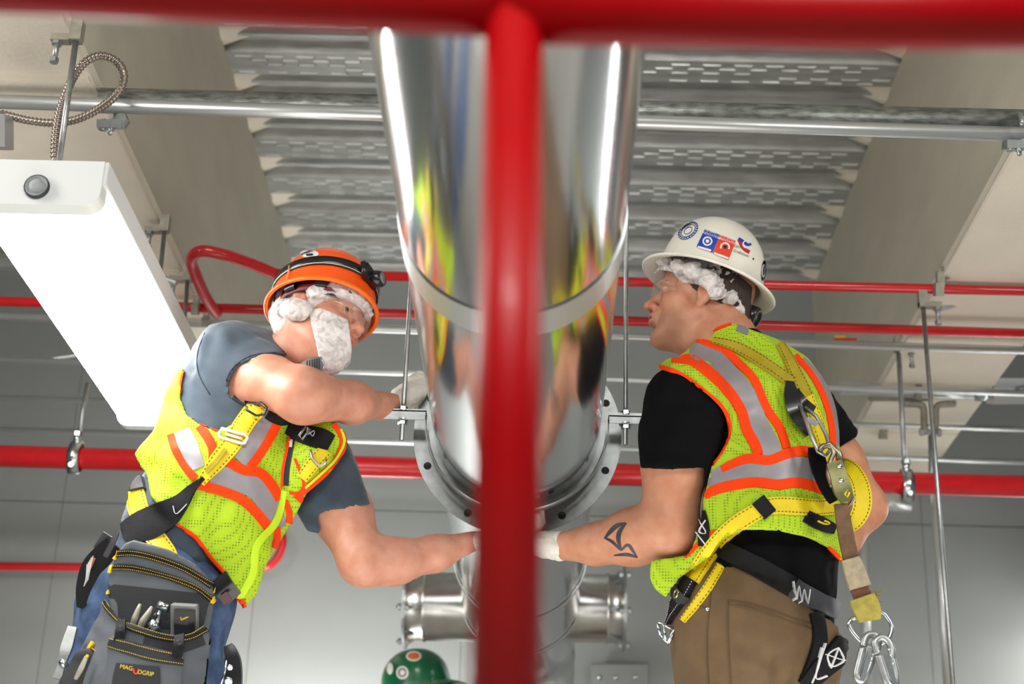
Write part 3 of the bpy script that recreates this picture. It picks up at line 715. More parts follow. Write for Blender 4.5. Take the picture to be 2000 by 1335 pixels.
def skin(name, col):
    m = mat(name, col, .48, sss=.12, bump=.12, bscale=420, bdist=.0008); nt = m.node_tree; N = nt.nodes; L = nt.links; b = N['Principled BSDF']
    a = N.new('ShaderNodeAttribute'); a.attribute_name = 'tint'; tc = N.new('ShaderNodeTexCoord')
    n = N.new('ShaderNodeTexNoise'); n.inputs['Scale'].default_value = 34; n.inputs['Detail'].default_value = 5; L.new(tc.outputs['Object'], n.inputs['Vector'])
    cr = N.new('ShaderNodeValToRGB'); cr.color_ramp.elements[0].position = .3; cr.color_ramp.elements[1].position = .7
    cr.color_ramp.elements[0].color = (.84, .71, .66, 1); cr.color_ramp.elements[1].color = (1, 1, 1, 1); L.new(n.outputs['Fac'], cr.inputs['Fac'])
    mx = N.new('ShaderNodeMix'); mx.data_type = 'RGBA'; mx.blend_type = 'MULTIPLY'; mx.inputs['Factor'].default_value = 1; mx.inputs['A'].default_value = (*col, 1); L.new(a.outputs['Color'], mx.inputs['B'])
    m2 = N.new('ShaderNodeMix'); m2.data_type = 'RGBA'; m2.blend_type = 'MULTIPLY'; m2.inputs['Factor'].default_value = 1; L.new(mx.outputs['Result'], m2.inputs['A']); L.new(cr.outputs['Color'], m2.inputs['B'])
    L.new(m2.outputs['Result'], b.inputs['Base Color']); return m
M['skin_r'] = skin('skin_tanned', lin(198, 142, 112)); M['skin_l'] = skin('skin_fair', lin(204, 148, 124))
M['lime'] = fabric_mesh('lime_mesh_fabric', lin(164, 196, 2), lin(100, 124, 6))
M['orange_tape'] = mat('orange_trim', lin(244, 64, 2), .7, spec=.2, bump=.2, bscale=400)
M['silver_tape'] = mat('reflective_tape', lin(150, 146, 150), .45, .25, noise=.08, nscale=30, bump=.25, bscale=35)
M['limeplain'] = mat('lime_binding', lin(190, 225, 20), .6)
M['black_cloth'] = mat('black_cotton', lin(6, 6, 8), .9, spec=.15, bump=.2, bscale=300)
M['navy'] = mat('washed_navy_cotton', lin(58, 72, 86), .85, noise=.25, nscale=14, bump=.3, bscale=350, sheen=.2)
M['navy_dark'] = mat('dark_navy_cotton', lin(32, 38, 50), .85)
M['brown'] = mat('brown_canvas', lin(100, 78, 50), .8, noise=.2, nscale=25, bump=.4, bscale=260)
M['jeans'] = mat('blue_denim', lin(70, 94, 130), .8, noise=.35, nscale=30, bump=.3, bscale=300, col2=lin(44, 64, 98))
M['webbing'] = mat('yellow_webbing', lin(232, 205, 10), .6, bump=.35, bscale=500, noise=.12, nscale=40)
M['webbing_dull'] = mat('dull_yellow_webbing', lin(176, 156, 12), .65, bump=.35, bscale=500, noise=.15, nscale=40)
M['black_web'] = mat('black_webbing', lin(15, 15, 18), .7, spec=.25, bump=.3, bscale=400)
M['grey_web'] = mat('grey_webbing', lin(52, 52, 57), .6, bump=.3, bscale=400)
M['stitch_dark'] = mat('dark_thread', lin(60, 52, 20), .7); M['stitch_white'] = mat('white_thread', lin(215, 215, 215), .7); M['stitch_yellow'] = mat('yellow_thread', lin(226, 190, 30), .7)
M['seam'] = mat('brown_seam', lin(84, 64, 40), .8)
M['glove'] = mat('pale_work_glove', lin(222, 219, 208), .7, noise=.12, nscale=50, bump=.4, bscale=200)
M['glove_cuff'] = mat('ribbed_cuff', lin(225, 222, 212), .8, bump=.6, bscale=120, stretch=(1, .2, 1))
M['white_hat'] = mat('ivory_hat_plastic', lin(240, 236, 222), .35, coat=.2, noise=.10, nscale=14)
M['orange_hat'] = mat('orange_hat_plastic', lin(255, 88, 10), .3, coat=.3)
M['green_hat'] = mat('green_hat_plastic', lin(10, 96, 58), .3, coat=.3)
M['net'] = mat('crinkled_net', lin(240, 238, 236), .55, noise=.06, nscale=60, bump=.9, bscale=55, bdist=.006, alpha=.86, sss=.0)
def netmat():
    m = mat('crinkled_net', lin(232, 226, 224), .6); nt = m.node_tree; N = nt.nodes; L = nt.links; b = N['Principled BSDF']
    tc = N.new('ShaderNodeTexCoord'); n1 = N.new('ShaderNodeTexNoise'); n1.inputs['Scale'].default_value = 48; n1.inputs['Detail'].default_value = 7; n1.inputs['Distortion'].default_value = .9; L.new(tc.outputs['Object'], n1.inputs['Vector'])
    r1 = N.new('ShaderNodeMapRange'); r1.inputs['From Min'].default_value = .3; r1.inputs['From Max'].default_value = .62; r1.inputs['To Min'].default_value = .34; r1.inputs['To Max'].default_value = .9; L.new(n1.outputs['Fac'], r1.inputs['Value']); L.new(r1.outputs['Result'], b.inputs['Alpha'])
    bp = N.new('ShaderNodeBump'); bp.inputs['Strength'].default_value = .6; bp.inputs['Distance'].default_value = .004; L.new(n1.outputs['Fac'], bp.inputs['Height']); L.new(bp.outputs['Normal'], b.inputs['Normal']); return m
M['net'] = netmat()
M['blackplastic'] = mat('black_plastic', lin(22, 22, 25), .3, coat=.2)
M['greyplastic'] = mat('grey_plastic', lin(120, 122, 122), .4)
M['glass'] = mat('clear_lens', (1, 1, 1), .03, alpha=.30, spec=.8, trans=1.)
M['eyewhite'] = mat('eye_white', lin(190, 178, 170), .15); M['iris'] = mat('iris_blue_grey', lin(60, 78, 86), .1); M['pupil'] = mat('pupil', (.005, .005, .005), .1)
M['hair'] = mat('dark_hair', lin(48, 36, 28), .7, bump=.8, bscale=150, stretch=(1, 1, .2), bdist=.004)
M['tattoo'] = mat('tattoo_ink', lin(52, 48, 52), .5)
M['lip'] = M['skin_r']

def nrm(v): v = np.asarray(v, float); return v/np.linalg.norm(v)
def frame(fwd, up):
    x = nrm(fwd); up = np.asarray(up, float); z = nrm(up-x*(up @ x)); return np.array([x, np.cross(z, x), z])
def head_sdf(s, O, B, fat=1.):
    L_ = lambda p: O+B.T @ np.asarray(p, float)
    D_ = lambda v: B.T @ np.asarray(v, float)
    s.ell(L_((-.012, 0, .05)), (.1, .077, .088), .02, B); s.ell(L_((.045, 0, .048)), (.052, .062, .055), .02, B)
    s.ell(L_((.045, 0, -.015)), (.052, .060*fat, .075), .02, B); s.ell(L_((.035, 0, -.06)), (.055, .052*fat, .045), .02, B)
    for y in (-1, 1):
        s.cone(L_((-.003, y*.056, -.04)), L_((.07, y*.024, -.088)), .021, .018, .025)
        s.ell(L_((.06, y*.044, -.014)), (.026, .02, .018), .02, B)
        s.ell(L_((.045, y*.042*fat, -.05)), (.03, .02, .03), .02, B)
    s.ell(L_((.084, 0, -.094)), (.017, .024, .016), .018, B)
    s.cone(L_((.02, 0, -.088)), L_((.075, 0, -.098)), .03, .016, .025)
    s.cone(L_((.088, -.03, .032)), L_((.088, .03, .032)), .011, .011, .014)
    for y in (-1, 1): s.ell(L_((.104, y*.032, .012)), (.016, .018, .0115), .008, B, 'sub')
    s.cone(L_((.094, 0, .022)), L_((.117, 0, -.016)), .0085, .0115, .010)
    s.ell(L_((.121, 0, -.019)), (.0125, .011, .0105), .006, B)
    for y in (-1, 1):
        s.ell(L_((.109, y*.0125, -.023)), (.011, .0075, .0085), .005, B)
        s.ell(L_((.1145, y*.0075, -.031)), (.0055, .0035, .005), .002, B, 'sub')
    s.ell(L_((.096, 0, -.048)), (.014, .028, .022), .012, B)
    s.ell(L_((.108, 0, -.0455)), (.0085, .022, .0062), .004, B); s.ell(L_((.106, 0, -.0585)), (.0085, .019, .0068), .004, B)
    s.ell(L_((.115, 0, -.052)), (.015, .021, .0028), .0018, B, 'sub')
    s.ell(L_((.104, 0, -.073)), (.008, .02, .005), .008, B, 'sub')
    for y in (-1, 1):       # lids
        s.cone(L_((.091, y*.018, .014)), L_((.086, y*.045, .013)), .004, .004, .005)
        s.cone(L_((.095, y*.031, .0205)), L_((.088, y*.044, .016)), .0048, .004, .004); s.cone(L_((.095, y*.031, .0205)), L_((.092, y*.019, .014)), .0048, .004, .004)
        s.cone(L_((.091, y*.019, .008)), L_((.088, y*.043, .006)), .004, .004, .004)
        # ear
        e = L_((-.004, y*.077, .002)); Be = np.array([D_((1, -y*.25, 0)), D_((y*.25, 1, 0)), D_((0, 0, 1))])
        s.ell(e, (.0175, .0085, .031), .006, Be); s.ell(L_((.0, y*.087, .006)), (.010, .007, .018), .004, Be, 'sub')
        s.ell(L_((.001, y*.078, -.027)), (.009, .0065, .011), .005, Be); s.ell(L_((.008, y*.080, -.002)), (.004, .004, .007), .003, Be)
        s.cone(L_((-.017, y*.084, .012)), L_((-.004, y*.082, .031)), .0042, .0042, .004)
def eyes(O, B, parent):
    for y in (-1, 1):
        c = O+B.T @ np.array((.0835, y*.0315, .0115)); ax = nrm(B.T @ np.array((1, y*.05, -.02)))
        m = MB(); m.lathe(c, ax, [(.0122*math.sin(a), .0122*math.cos(a)) for a in np.linspace(0, PI, 13)], 20); o = m.build('eye', 'eyewhite', parent)
        m = MB(); m.lathe(c, ax, [(.0125*math.sin(a), .0125*math.cos(a)) for a in np.linspace(0, .62, 5)], 20); m.build('iris', 'iris', o)
        m = MB(); m.lathe(c, ax, [(.0128*math.sin(a), .0128*math.cos(a)) for a in np.linspace(0, .3, 4)], 16); m.build('pupil', 'pupil', o)
        for dz, th in ((.029, .0022),):
            m = MB(); q = [O+B.T @ np.array((.0985-.0*t, y*(.016+.032*t), dz+.006*math.sin(PI*t*.9)))+0 for t in np.linspace(0, 1, 7)]
            q = [O+B.T @ np.array((.1005-.016*t*t, y*(.014+.034*t), dz+.006*math.sin(PI*t*.9))) for t in np.linspace(0, 1, 7)]
            m.sweep(q, [.001, .0026, .003, .003, .0026, .002, .0008], 8); m.build('eyebrow', 'hair', parent)
def set_tint(o, fn):
    me = o.data; n = len(me.vertices); co = np.empty(n*3, F4); me.vertices.foreach_get('co', co); co = co.reshape(-1, 3)
    a = me.color_attributes.new('tint', 'FLOAT_COLOR', 'POINT'); c = np.ones((n, 4), F4); c[:, :3] = fn(co); a.data.foreach_set('color', c.ravel())
def face_tint(O, B, stub=.25):
    def fn(P):
        q = (P-O.astype(F4)) @ B.T.astype(F4); c = np.ones((len(P), 3), F4)
        g = lambda p, r: np.exp(-(((q-np.array(p, F4))/r)**2).sum(1))
        red = g((.118, 0, -.02), .018)*.9+g((.075, .05, -.02), .026)*.5+g((.075, -.05, -.02), .026)*.5+g((0, .08, 0), .03)*.5+g((0, -.08, 0), .03)*.5
        lip = np.clip(1-np.abs(((q-np.array((.11, 0, -.052), F4))/np.array((.014, .022, .011), F4))).max(1), 0, 1)
        lip = np.clip(lip*4, 0, 1)
        c *= 1-np.clip(red, 0, 1)[:, None]*np.array((.0, .14, .16), F4); c *= 1-lip[:, None]*np.array((.08, .28, .25), F4)
        st = np.clip((-.038-q[:, 2])/.02, 0, 1)*np.clip((q[:, 0]-.015)/.03, 0, 1)*np.clip((q[:, 2]+.125)/.02, 0, 1)*(1-lip)
        sp = .8+.2*np.sin(q[:, 0]*900)*np.sin(q[:, 1]*870+q[:, 2]*930)
        c *= 1-stub*(st*sp)[:, None]*np.array((.8, .75, .62), F4); return c
    return fn
def hand_sdf(s, W, fwd, nrml, side, curls=(.5, .8, .5), th=1.12, spread=.12, k=.006, thumb=(.55, .75, .35)):
    """palm + four fingers + thumb; fwd = towards fingers, nrml = palm side, side = thumb side"""
    f = nrm(fwd); n = nrm(np.asarray(nrml, float)-f*(np.asarray(nrml, float) @ f)); sd = nrm(np.asarray(side, float)-f*(np.asarray(side, float) @ f)-n*(np.asarray(side, float) @ n)); W = np.asarray(W, float)
    s.cone(W-f*.02, W+f*.03, .026*th, .030*th, .012, (n, .72)); 
    for o_ in (.024, .006, -.012, -.026): s.cone(W+f*.02+sd*o_*.7, W+f*.083+sd*o_, .017*th, .0125*th, .012, (n, .8))
    for o_, sc in ((.030, .95), (.010, 1.05), (-.010, .98), (-.029, .78)):
        p = W+f*(.085-.01*abs(o_-.01)/.03)+sd*o_; a = 0; d = nrm(f+sd*(o_*spread/.03)); rr = .0098*th
        for L_, cu in zip((.042, .026, .021), curls):
            a += cu; v = d*math.cos(a)+n*math.sin(a); q = p+v*L_*sc; s.cone(p, q, rr, rr*.92, k*.6); p = q; rr *= .93
    p = W+f*.022+sd*.026+n*.006; v = nrm(f*thumb[0]+sd*thumb[1]+n*thumb[2])
    q = p+v*.036; s.cone(p, q, .0155*th, .0125*th, .012); v2 = nrm(v+f*.5+n*.35); q2 = q+v2*.03; s.cone(q, q2, .0120*th, .0105*th, .005); v3 = nrm(v2+n*.35+f*.2); s.cone(q2, q2+v3*.024, .0105*th, .0085*th, .004)
def rp(px, py, Y, r_): return r_*mpp(px, py, Y)
def chain(s, pts, k=.02, flat=None, grow=0.):     # pts: (px, py, Y, r_px)
    P = [(at(a, b, c), r_*mpp(a, b, c)+grow) for a, b, c, r_ in pts]
    for (p, r0), (q, r1) in zip(P[:-1], P[1:]): s.cone(p, q, r0, r1, k, flat)
def shell(s, off, th):
    o = s.clone(); o.d = o.d-F4(off); o.d = np.maximum(o.d, -(o.d+F4(th))); return o
def ribbon(name, pts, wid, m, parent, nrml=None, th=.0016, n=6, dashes=None, dm='stitch_dark', twist=None):
    """free hanging strap: 3-D points (smoothed) with widths in metres"""
    Q = [np.r_[p, (wid[i] if not np.isscalar(wid) else wid)] for i, p in enumerate(pts)]; Q = np.array(spline(Q, n)); P = Q[:, :3]; Wd = Q[:, 3]
    T = np.gradient(P, axis=0); T /= np.linalg.norm(T, axis=1)[:, None]
    if nrml is None: nrml = -FW
    N_ = np.array([nrml]*len(P), float) if np.ndim(nrml) == 1 else np.array([np.array(v) for v in spline(nrml, n)])
    N_ = N_-T*(N_*T).sum(1)[:, None]; N_ /= np.linalg.norm(N_, axis=1)[:, None]; Sd = np.cross(T, N_)
    vs = []; fs = []
    for i in range(len(P)):
        for a, b in ((-1, -1), (1, -1), (1, 1), (-1, 1)): vs.append(P[i]+Sd[i]*a*Wd[i]/2+N_[i]*b*th)
    for i in range(len(P)-1):
        for j in range(4): fs.append((4*i+j, 4*i+(j+1) % 4, 4*i+4+(j+1) % 4, 4*i+4+j))
    fs += [(3, 2, 1, 0), tuple(4*(len(P)-1)+j for j in range(4))]
    mb = MB().add(vs, fs, True); o = mb.build(name, m, parent); md = o.modifiers.new('e', 'EDGE_SPLIT'); md.split_angle = R(40)
    if dashes:
        st = MB()
        for sg in (-1, 1):
            LN = P+Sd*(sg*Wd[:, None]*.38)+N_*(th+.0004); Ls = np.r_[0, np.cumsum(np.linalg.norm(np.diff(LN, axis=0), axis=1))]
            for t in np.arange(dashes, Ls[-1]-dashes, dashes*2):
                a, b = [np.array([np.interp(x, Ls, LN[:, q]) for q in range(3)]) for x in (t, t+dashes)]; i = min(int(np.searchsorted(Ls, t)), len(P)-1)
                st.obox((a+b)/2, (b-a, Sd[i], N_[i]), (dashes/2, .0008, .0005))
        if st.v: st.build('stitching', dm, o)['kind'] = 'stuff'
    return o

# ================================================================== RIGHT MAN (black shirt, white hat)
pr = empty('person', at(1480, 1180, 3.3)*np.array([1, 1, 0]), 'man in black t-shirt, lime safety vest and brown trousers, seen from behind', 'person')
LS, RS = at(1340, 782, 3.18), at(1572, 812, 3.42); pel = at(1475, 1200, 3.30); nb = at(1432, 678, 3.28)
Lf = nrm(LS-RS); Uf = nrm(nb-pel); Ff = nrm(np.cross(Lf, Uf))
Oh = at(1372, 600, 3.31); Bh = frame((-.978, .10, .19), (.2, 0, .98))
def torso_r(s, g=0.):
    s.cone(at(1490, 850, 3.31), at(1506, 1000, 3.31), .172+g, .160+g, .05, (Ff, .76)); s.cone(at(1506, 1000, 3.31), at(1478, 1190, 3.31), .160+g, .178+g, .05, (Ff, .80))
    s.cone(LS*.86+RS*.14, LS*.14+RS*.86, .070+g, .070+g, .05); s.ell(at(1500, 800, 3.33), (.10+g, .17+g, .15+g), .05, np.array([Ff, Lf, Uf]))
    s.cone(nb, at(1362, 742, 3.24), .052+g, .048+g, .05); s.cone(nb, at(1530, 765, 3.40), .044+g, .042+g, .05)
    s.ell(at(1480, 765, 3.33), (.08+g, .12+g, .09+g), .05, np.array([Ff, Lf, Uf]))
armL = [(1338, 790, 3.18, 62), (1318, 900, 3.18, 61), (1306, 1030, 3.21, 55)]; foreL = [(1304, 1036, 3.21, 55), (1235, 1048, 3.25, 52), (1165, 1062, 3.30, 37), (1092, 1066, 3.345, 27)]
armR = [(1578, 815, 3.42, 54), (1636, 905, 3.49, 50), (1688, 985, 3.55, 40)]; foreR = [(1690, 992, 3.55, 40), (1640, 1050, 3.52, 38), (1540, 1085, 3.45, 28)]
# body: one continuous skin
s = SDF((-.02, 3.0, .95), (1.02, 3.75, 1.66), .0055)
torso_r(s, -.012)
chain(s, armL, .03); chain(s, foreL, .03); chain(s, armR, .03); chain(s, foreR, .03)
s.fold([at(1262, 985, 3.12), at(1300, 1002, 3.12)], -.006, .012)
V1, F1 = s.mesh('b'); bodyfield = None
# head and neck, finer
def neck_r(s):
    s.cone(at(1438, 690, 3.30), at(1395, 600, 3.31), .064, .060, .02); s.cone(at(1400, 700, 3.27), at(1345, 640, 3.30), .045, .045, .03)
    s.cone(at(1398, 640, 3.25), at(1362, 700, 3.21), .020, .016, .03)
s = SDF(tuple(Oh-np.array([.17, .12, .20])), tuple(Oh+np.array([.13, .12, .16])), .0024)
head_sdf(s, Oh, Bh, 1.06); neck_r(s)
V2, F2 = s.mesh('h', 1)
body = mk('body', [(V1, F1), (V2, F2)], 'skin_r', pr); set_tint(body, face_tint(Oh, Bh, .38)); eyes(Oh, Bh, pr)
bvb = bvh_of((V1, F1)); bvh_h = bvh_of((V2, F2))
for i, ln in enumerate([[(1223, 1021, 3), (1205, 1026, 9), (1192, 1038, 8), (1181, 1051, 3)], [(1181, 1050, 3), (1196, 1057, 6), (1211, 1073, 3)], [(1223, 1021, 3), (1210, 1038, 9), (1208, 1055, 8), (1214, 1075, 3)],
                        [(1214, 1074, 3), (1226, 1062, 7), (1234, 1072, 6), (1245, 1088, 2)], [(1245, 1088, 2), (1225, 1082, 7), (1199, 1084, 2)]]):
    drape('tattoo', bvb, ln, 5, 'tattoo', pr, lift=.0008, cols=3, step=3)
# t-shirt
st = SDF((.15, 2.98, .92), (.98, 3.72, 1.66), .006)
torso_r(st, .0)
chain(st, [(1338, 788, 3.18, 68), (1318, 930, 3.18, 66)], .03, grow=.013); chain(st, [(1578, 812, 3.42, 56), (1640, 900, 3.49, 54)], .03, grow=.006)
st.fold([at(1385, 760, 3.1), at(1360, 850, 3.08), at(1372, 905, 3.1)], -.004, .016); st.noise(.003, 9, 2)
tee = shell(st, .002, .014)
tee.polycut([(1283, 700), (1360, 655), (1432, 640), (1500, 640), (1700, 700), (1674, 853), (1634, 877), (1668, 1170), (1668, 1260), (1560, 1200), (1500, 1160), (1440, 1130), (1380, 1135), (1376, 913), (1310, 917), (1251, 914), (1240, 800)], .05)
Vt, Ft = tee.mesh('t'); tshirt = mk('tshirt', [(Vt, Ft)], 'black_cloth', pr); tag(tshirt, 'black t-shirt')
# vest
vt = st.clone()
vt.cone(at(1400, 930, 3.22), at(1320, 1105, 3.22), .05, .055, .04, (FW, .55)); vt.cone(at(1320, 1105, 3.22), at(1300, 1150, 3.2), .05, .02, .04, (FW, .5))
vt.cone(at(1480, 960, 3.27), at(1470, 1040, 3.25), .15, .165, .04, (Ff, .8)); vt.cone(at(1560, 980, 3.34), at(1610, 1080, 3.36), .10, .10, .04)
vt.noise(.0032, 7, 5, stretch=(1, 1, .5)); 
for a, b in (((1470, 860), (1540, 905)), ((1560, 960), (1440, 1005)), ((1520, 1020), (1600, 1050)), ((1360, 1060), (1310, 1130)), ((1500, 770), (1480, 720)), ((1400, 900), (1470, 930))):
    vt.fold([at(*a, 3.16 if a[0] < 1450 else 3.2), at((a[0]+b[0])/2, (a[1]+b[1])/2-6, 3.17), at(*b, 3.18)], .006, .014)
vest = shell(vt, .011, .013)
VEST_R = [(1281, 717), (1300, 700), (1330, 682), (1361, 665), (1375, 655), (1389, 646), (1408, 637), (1429, 630), (1447, 634), (1466, 643), (1515, 660), (1543, 676), (1576, 696), (1604, 732), (1624, 768), (1634, 800), (1639, 840), (1640, 880), (1656, 960), (1655, 1040), (1646, 1100), (1614, 1068), (1576, 1050), (1518, 1036), (1455, 1035), (1420, 1046), (1375, 1095), (1325, 1130), (1302, 1168), (1279, 1150), (1269, 1129), (1270, 1094), (1345, 1083), (1362, 1040), (1374, 999), (1372, 978), (1380, 950), (1389, 908), (1412, 879), (1425, 848), (1421, 816), (1401, 785), (1367, 757), (1330, 731)]
vest.polycut(VEST_R, .05)
Vv, Fv = vest.mesh('v'); vo = mk('safety_vest', [(Vv, Fv)], 'lime', pr); tag(vo, 'lime mesh vest with silver and orange tape')
bvv = bvh_of((Vv, Fv)); bvt = bvh_of((Vt, Ft), (Vv, Fv))
G = 'silver_tape'; O_ = 'orange_tape'
for nm, ln, w_, mm, lf in [
    ('silver_band', [(1349, 681, 30), (1378, 690, 48), (1406, 714, 40), (1435, 742, 37), (1463, 779), (1480, 825), (1500, 862), (1509, 888)], 37, G, .0022),
    ('silver_band', [(1383, 942, 34), (1429, 922), (1472, 912), (1503, 920), (1543, 912), (1600, 921), (1640, 930)], 42, G, .0022),
    ('orange_trim', [(1312, 700, 16), (1350, 703), (1381, 725), (1407, 748), (1432, 777), (1449, 805), (1458, 839), (1475, 868), (1481, 888)], 20, O_, .0028),
    ('orange_trim', [(1366, 666, 10), (1412, 683), (1441, 708), (1472, 740), (1489, 779), (1503, 808), (1523, 836), (1536, 875)], 16, O_, .0028),
    ('orange_trim', [(1409, 917, 14), (1458, 896), (1500, 900), (1529, 889), (1566, 880), (1600, 888), (1634, 896)], 19, O_, .0030),
    ('orange_trim', [(1376, 968, 14), (1407, 953), (1472, 942), (1515, 947), (1557, 942), (1605, 955), (1644, 968)], 19, O_, .0030),
    ('orange_trim', [(1283, 716), (1330, 732), (1366, 758), (1400, 786), (1419, 816), (1422, 848), (1409, 878), (1388, 906)], 11, O_, .003),
    ('orange_trim', [(1361, 668), (1389, 648), (1428, 632)], 5, O_, .003),
    ('orange_trim', [(1552, 694), (1586, 734), (1609, 779), (1622, 825), (1626, 872)], 11, O_, .003),
    ('silver_band', [(1566, 702), (1597, 737), (1619, 780), (1629, 825), (1631, 870)], 13, G, .0022),
    ('orange_trim', [(1395, 1034, 4), (1380, 1048, 8), (1356, 1070, 8), (1338, 1088, 5)], 8, O_, .002),
    ('orange_trim', [(1618, 1068, 6), (1644, 1093, 9)], 9, O_, .002)]:
    drape(nm, bvv, ln, w_, mm, vo, lift=lf, cols=7)
drape('collar_label', bvv, [(1440, 638), (1462, 646)], 18, 'greyplastic', vo, lift=.002)
# trousers
sp = SDF((.10, 2.95, -.0), (.95, 3.7, 1.16), .009)
hipL, hipR = pel+Lf*.085-Uf*.02, pel-Lf*.085-Uf*.02
sp.cone(pel+Uf*.06, pel-Uf*.03, .165, .182, .04, (Ff, .82)); sp.ell(pel-Ff*.045-Lf*.06-Uf*.05, (.1, .1, .12), .04, np.array([Ff, Lf, Uf])); sp.ell(pel-Ff*.045+Lf*.07-Uf*.05, (.1, .1, .12), .04, np.array([Ff, Lf, Uf]))
kL, kR = hipL+np.array([-.02, .02, -.45]), hipR+np.array([.03, .05, -.45]); aL, aR = np.array([kL[0], kL[1]-.0, .08]), np.array([kR[0], kR[1], .08])
for h_, k_, a_ in ((hipL, kL, aL), (hipR, kR, aR)): sp.cone(h_, k_, .112, .082, .04); sp.cone(k_, a_, .082, .075, .03)
sp.noise(.006, 5, 8, stretch=(1, 1, .5), w=.04); 
for a, b, c_ in (((1560, 1240), (1500, 1260), (1440, 1230)), ((1575, 1290), (1530, 1270), (1490, 1255)), ((1570, 1330), (1500, 1310), (1460, 1290)), ((1330, 1230), (1345, 1290), (1330, 1330))):
    sp.fold([at(*a, 3.14), at(*b, 3.13), at(*c_, 3.13)], .010, .013, .04)
sp.halfspace(at(1460, 1128, 3.2), (.45, 0, 1))
Vp, Fp = sp.mesh('p'); trou = mk('trousers', [(Vp, Fp)], 'brown', pr); tag(trou, 'brown canvas work trousers'); bvp = bvh_of((Vp, Fp))
for ln in ([(1389, 1140), (1385, 1190), (1380, 1250), (1383, 1334)], [(1421, 1172), (1421, 1240), (1427, 1334)], [(1421, 1172), (1470, 1180), (1530, 1200), (1585, 1220)], [(1421, 1180), (1470, 1188), (1530, 1209), (1583, 1228)], [(1352, 1178), (1380, 1188)]):
    tubeon('trouser_seam', bvp, ln, 1.5, 'seam', trou, .0008, 6)
m = MB(); q, n_ = hit(bvp, 1382, 1189)
if q is not None: m.lathe(q, n_, [(.0042, 0), (.0042, .002), (.002, .003), (0, .0028)], 12); m.build('rivet', 'zinc', trou)
for a_ in (aL, aR):
    b_ = SDF(a_-np.array([.12, .12, .09]), a_+np.array([.09, .22, .1]), .009); b_.cone(a_+np.array([0, 0, .05]), a_+np.array([-.01, .0, -.02]), .055, .05, .02); b_.cone(a_+np.array([0, -.03, -.04]), a_+np.array([-.05, .13, -.045]), .042, .04, .03); b_.halfspace((0, 0, 0.002), (0, 0, -1))
    V_, F_ = b_.mesh('boot'); mk('boot', [(V_, F_)], 'dark', pr)
# gloves
s = SDF(at(1100, 1110, 3.35)-np.array([.19, .09, .06]), at(1100, 1030, 3.35)+np.array([.04, .14, .10]), .0035)
Wl = at(1072, 1064, 3.352); hand_sdf(s, Wl, nrm(at(1015, 1052, 3.395)-Wl), UP, (0, -1, .2), (.35, .75, .55), 1.15); s.cone(at(1094, 1066, 3.345), at(1066, 1064, 3.355), .031, .029, .01); s.noise(.0012, 40, 3)
V_, F_ = s.mesh('g', 1); gl = mk('work_glove', [(V_, F_)], 'glove', pr); tag(gl, 'pale grey work glove'); m = MB(); m.sweep([at(1100, 1066, 3.343), at(1093, 1066, 3.345), at(1086, 1066, 3.347)], [.0315, .033, .0315], 24); m.build('glove_cuff', 'glove_cuff', gl)
s = SDF(at(1540, 1085, 3.45)-np.array([.2, .1, .1]), at(1540, 1085, 3.45)+np.array([.08, .14, .1]), .004)
Wr = at(1530, 1087, 3.447); hand_sdf(s, Wr, (-1, .35, .1), (0, 1, .2), (0, .1, 1), (.4, .7, .5), 1.12); V_, F_ = s.mesh('g', 1); mk('work_glove', [(V_, F_)], 'glove', pr)
# hair at the nape
s = SDF(Oh-np.array([.06, .12, .14]), Oh+np.array([.14, .12, .12]), .004); s.ell(Oh+Bh.T @ np.array((-.02, 0, .045)), (.1, .08, .09), .01, Bh); s.cone(at(1418, 590, 3.31), at(1447, 634, 3.31), .052, .046, .02)
s.noise(.0015, 50, 3); hr = shell(s, .001, .01); hr.polycut([(1325, 540), (1400, 500), (1470, 560), (1462, 642), (1440, 628), (1405, 598), (1385, 580), (1345, 560)], .05); V_, F_ = hr.mesh('hr', 1); mk('hair', [(V_, F_)], 'hair', pr)
# hair net
s = SDF(Oh+np.array([-.15, -.13, -.08]), Oh+np.array([.13, .13, .16]), .0034); s.ell(Oh+Bh.T @ np.array((-.01, 0, .045)), (.108, .083, .092), .01, Bh); s.ell(Oh+Bh.T @ np.array((.06, 0, .055)), (.062, .072, .04), .02, Bh)
for p, r_ in (((1352, 528, 3.225), .022), ((1382, 545, 3.222), .024), ((1396, 570, 3.225), .020), ((1428, 582, 3.24), .016), ((1448, 605, 3.26), .014), ((1325, 520, 3.235), .018), ((1295, 508, 3.26), .016)): s.ell(at(*p), (r_*1.1, r_*.8, r_), .008)
s.noise(.0042, 26, 11, ridged=True); s.noise(.0016, 60, 12, ridged=True)
hn = shell(s, .001, .009); hn.polycut([(1258, 498), (1303, 488), (1340, 480), (1420, 490), (1450, 520), (1425, 560), (1443, 573), (1456, 604), (1457, 626), (1447, 622), (1430, 596), (1404, 590), (1387, 586), (1380, 566), (1366, 557), (1350, 554), (1334, 554), (1322, 542), (1314, 531), (1291, 527), (1272, 538)], .05)
V_, F_ = hn.mesh('hn', 1); o = mk('hair_net', [(V_, F_)], 'net', pr); tag(o, 'crinkled white hair net')

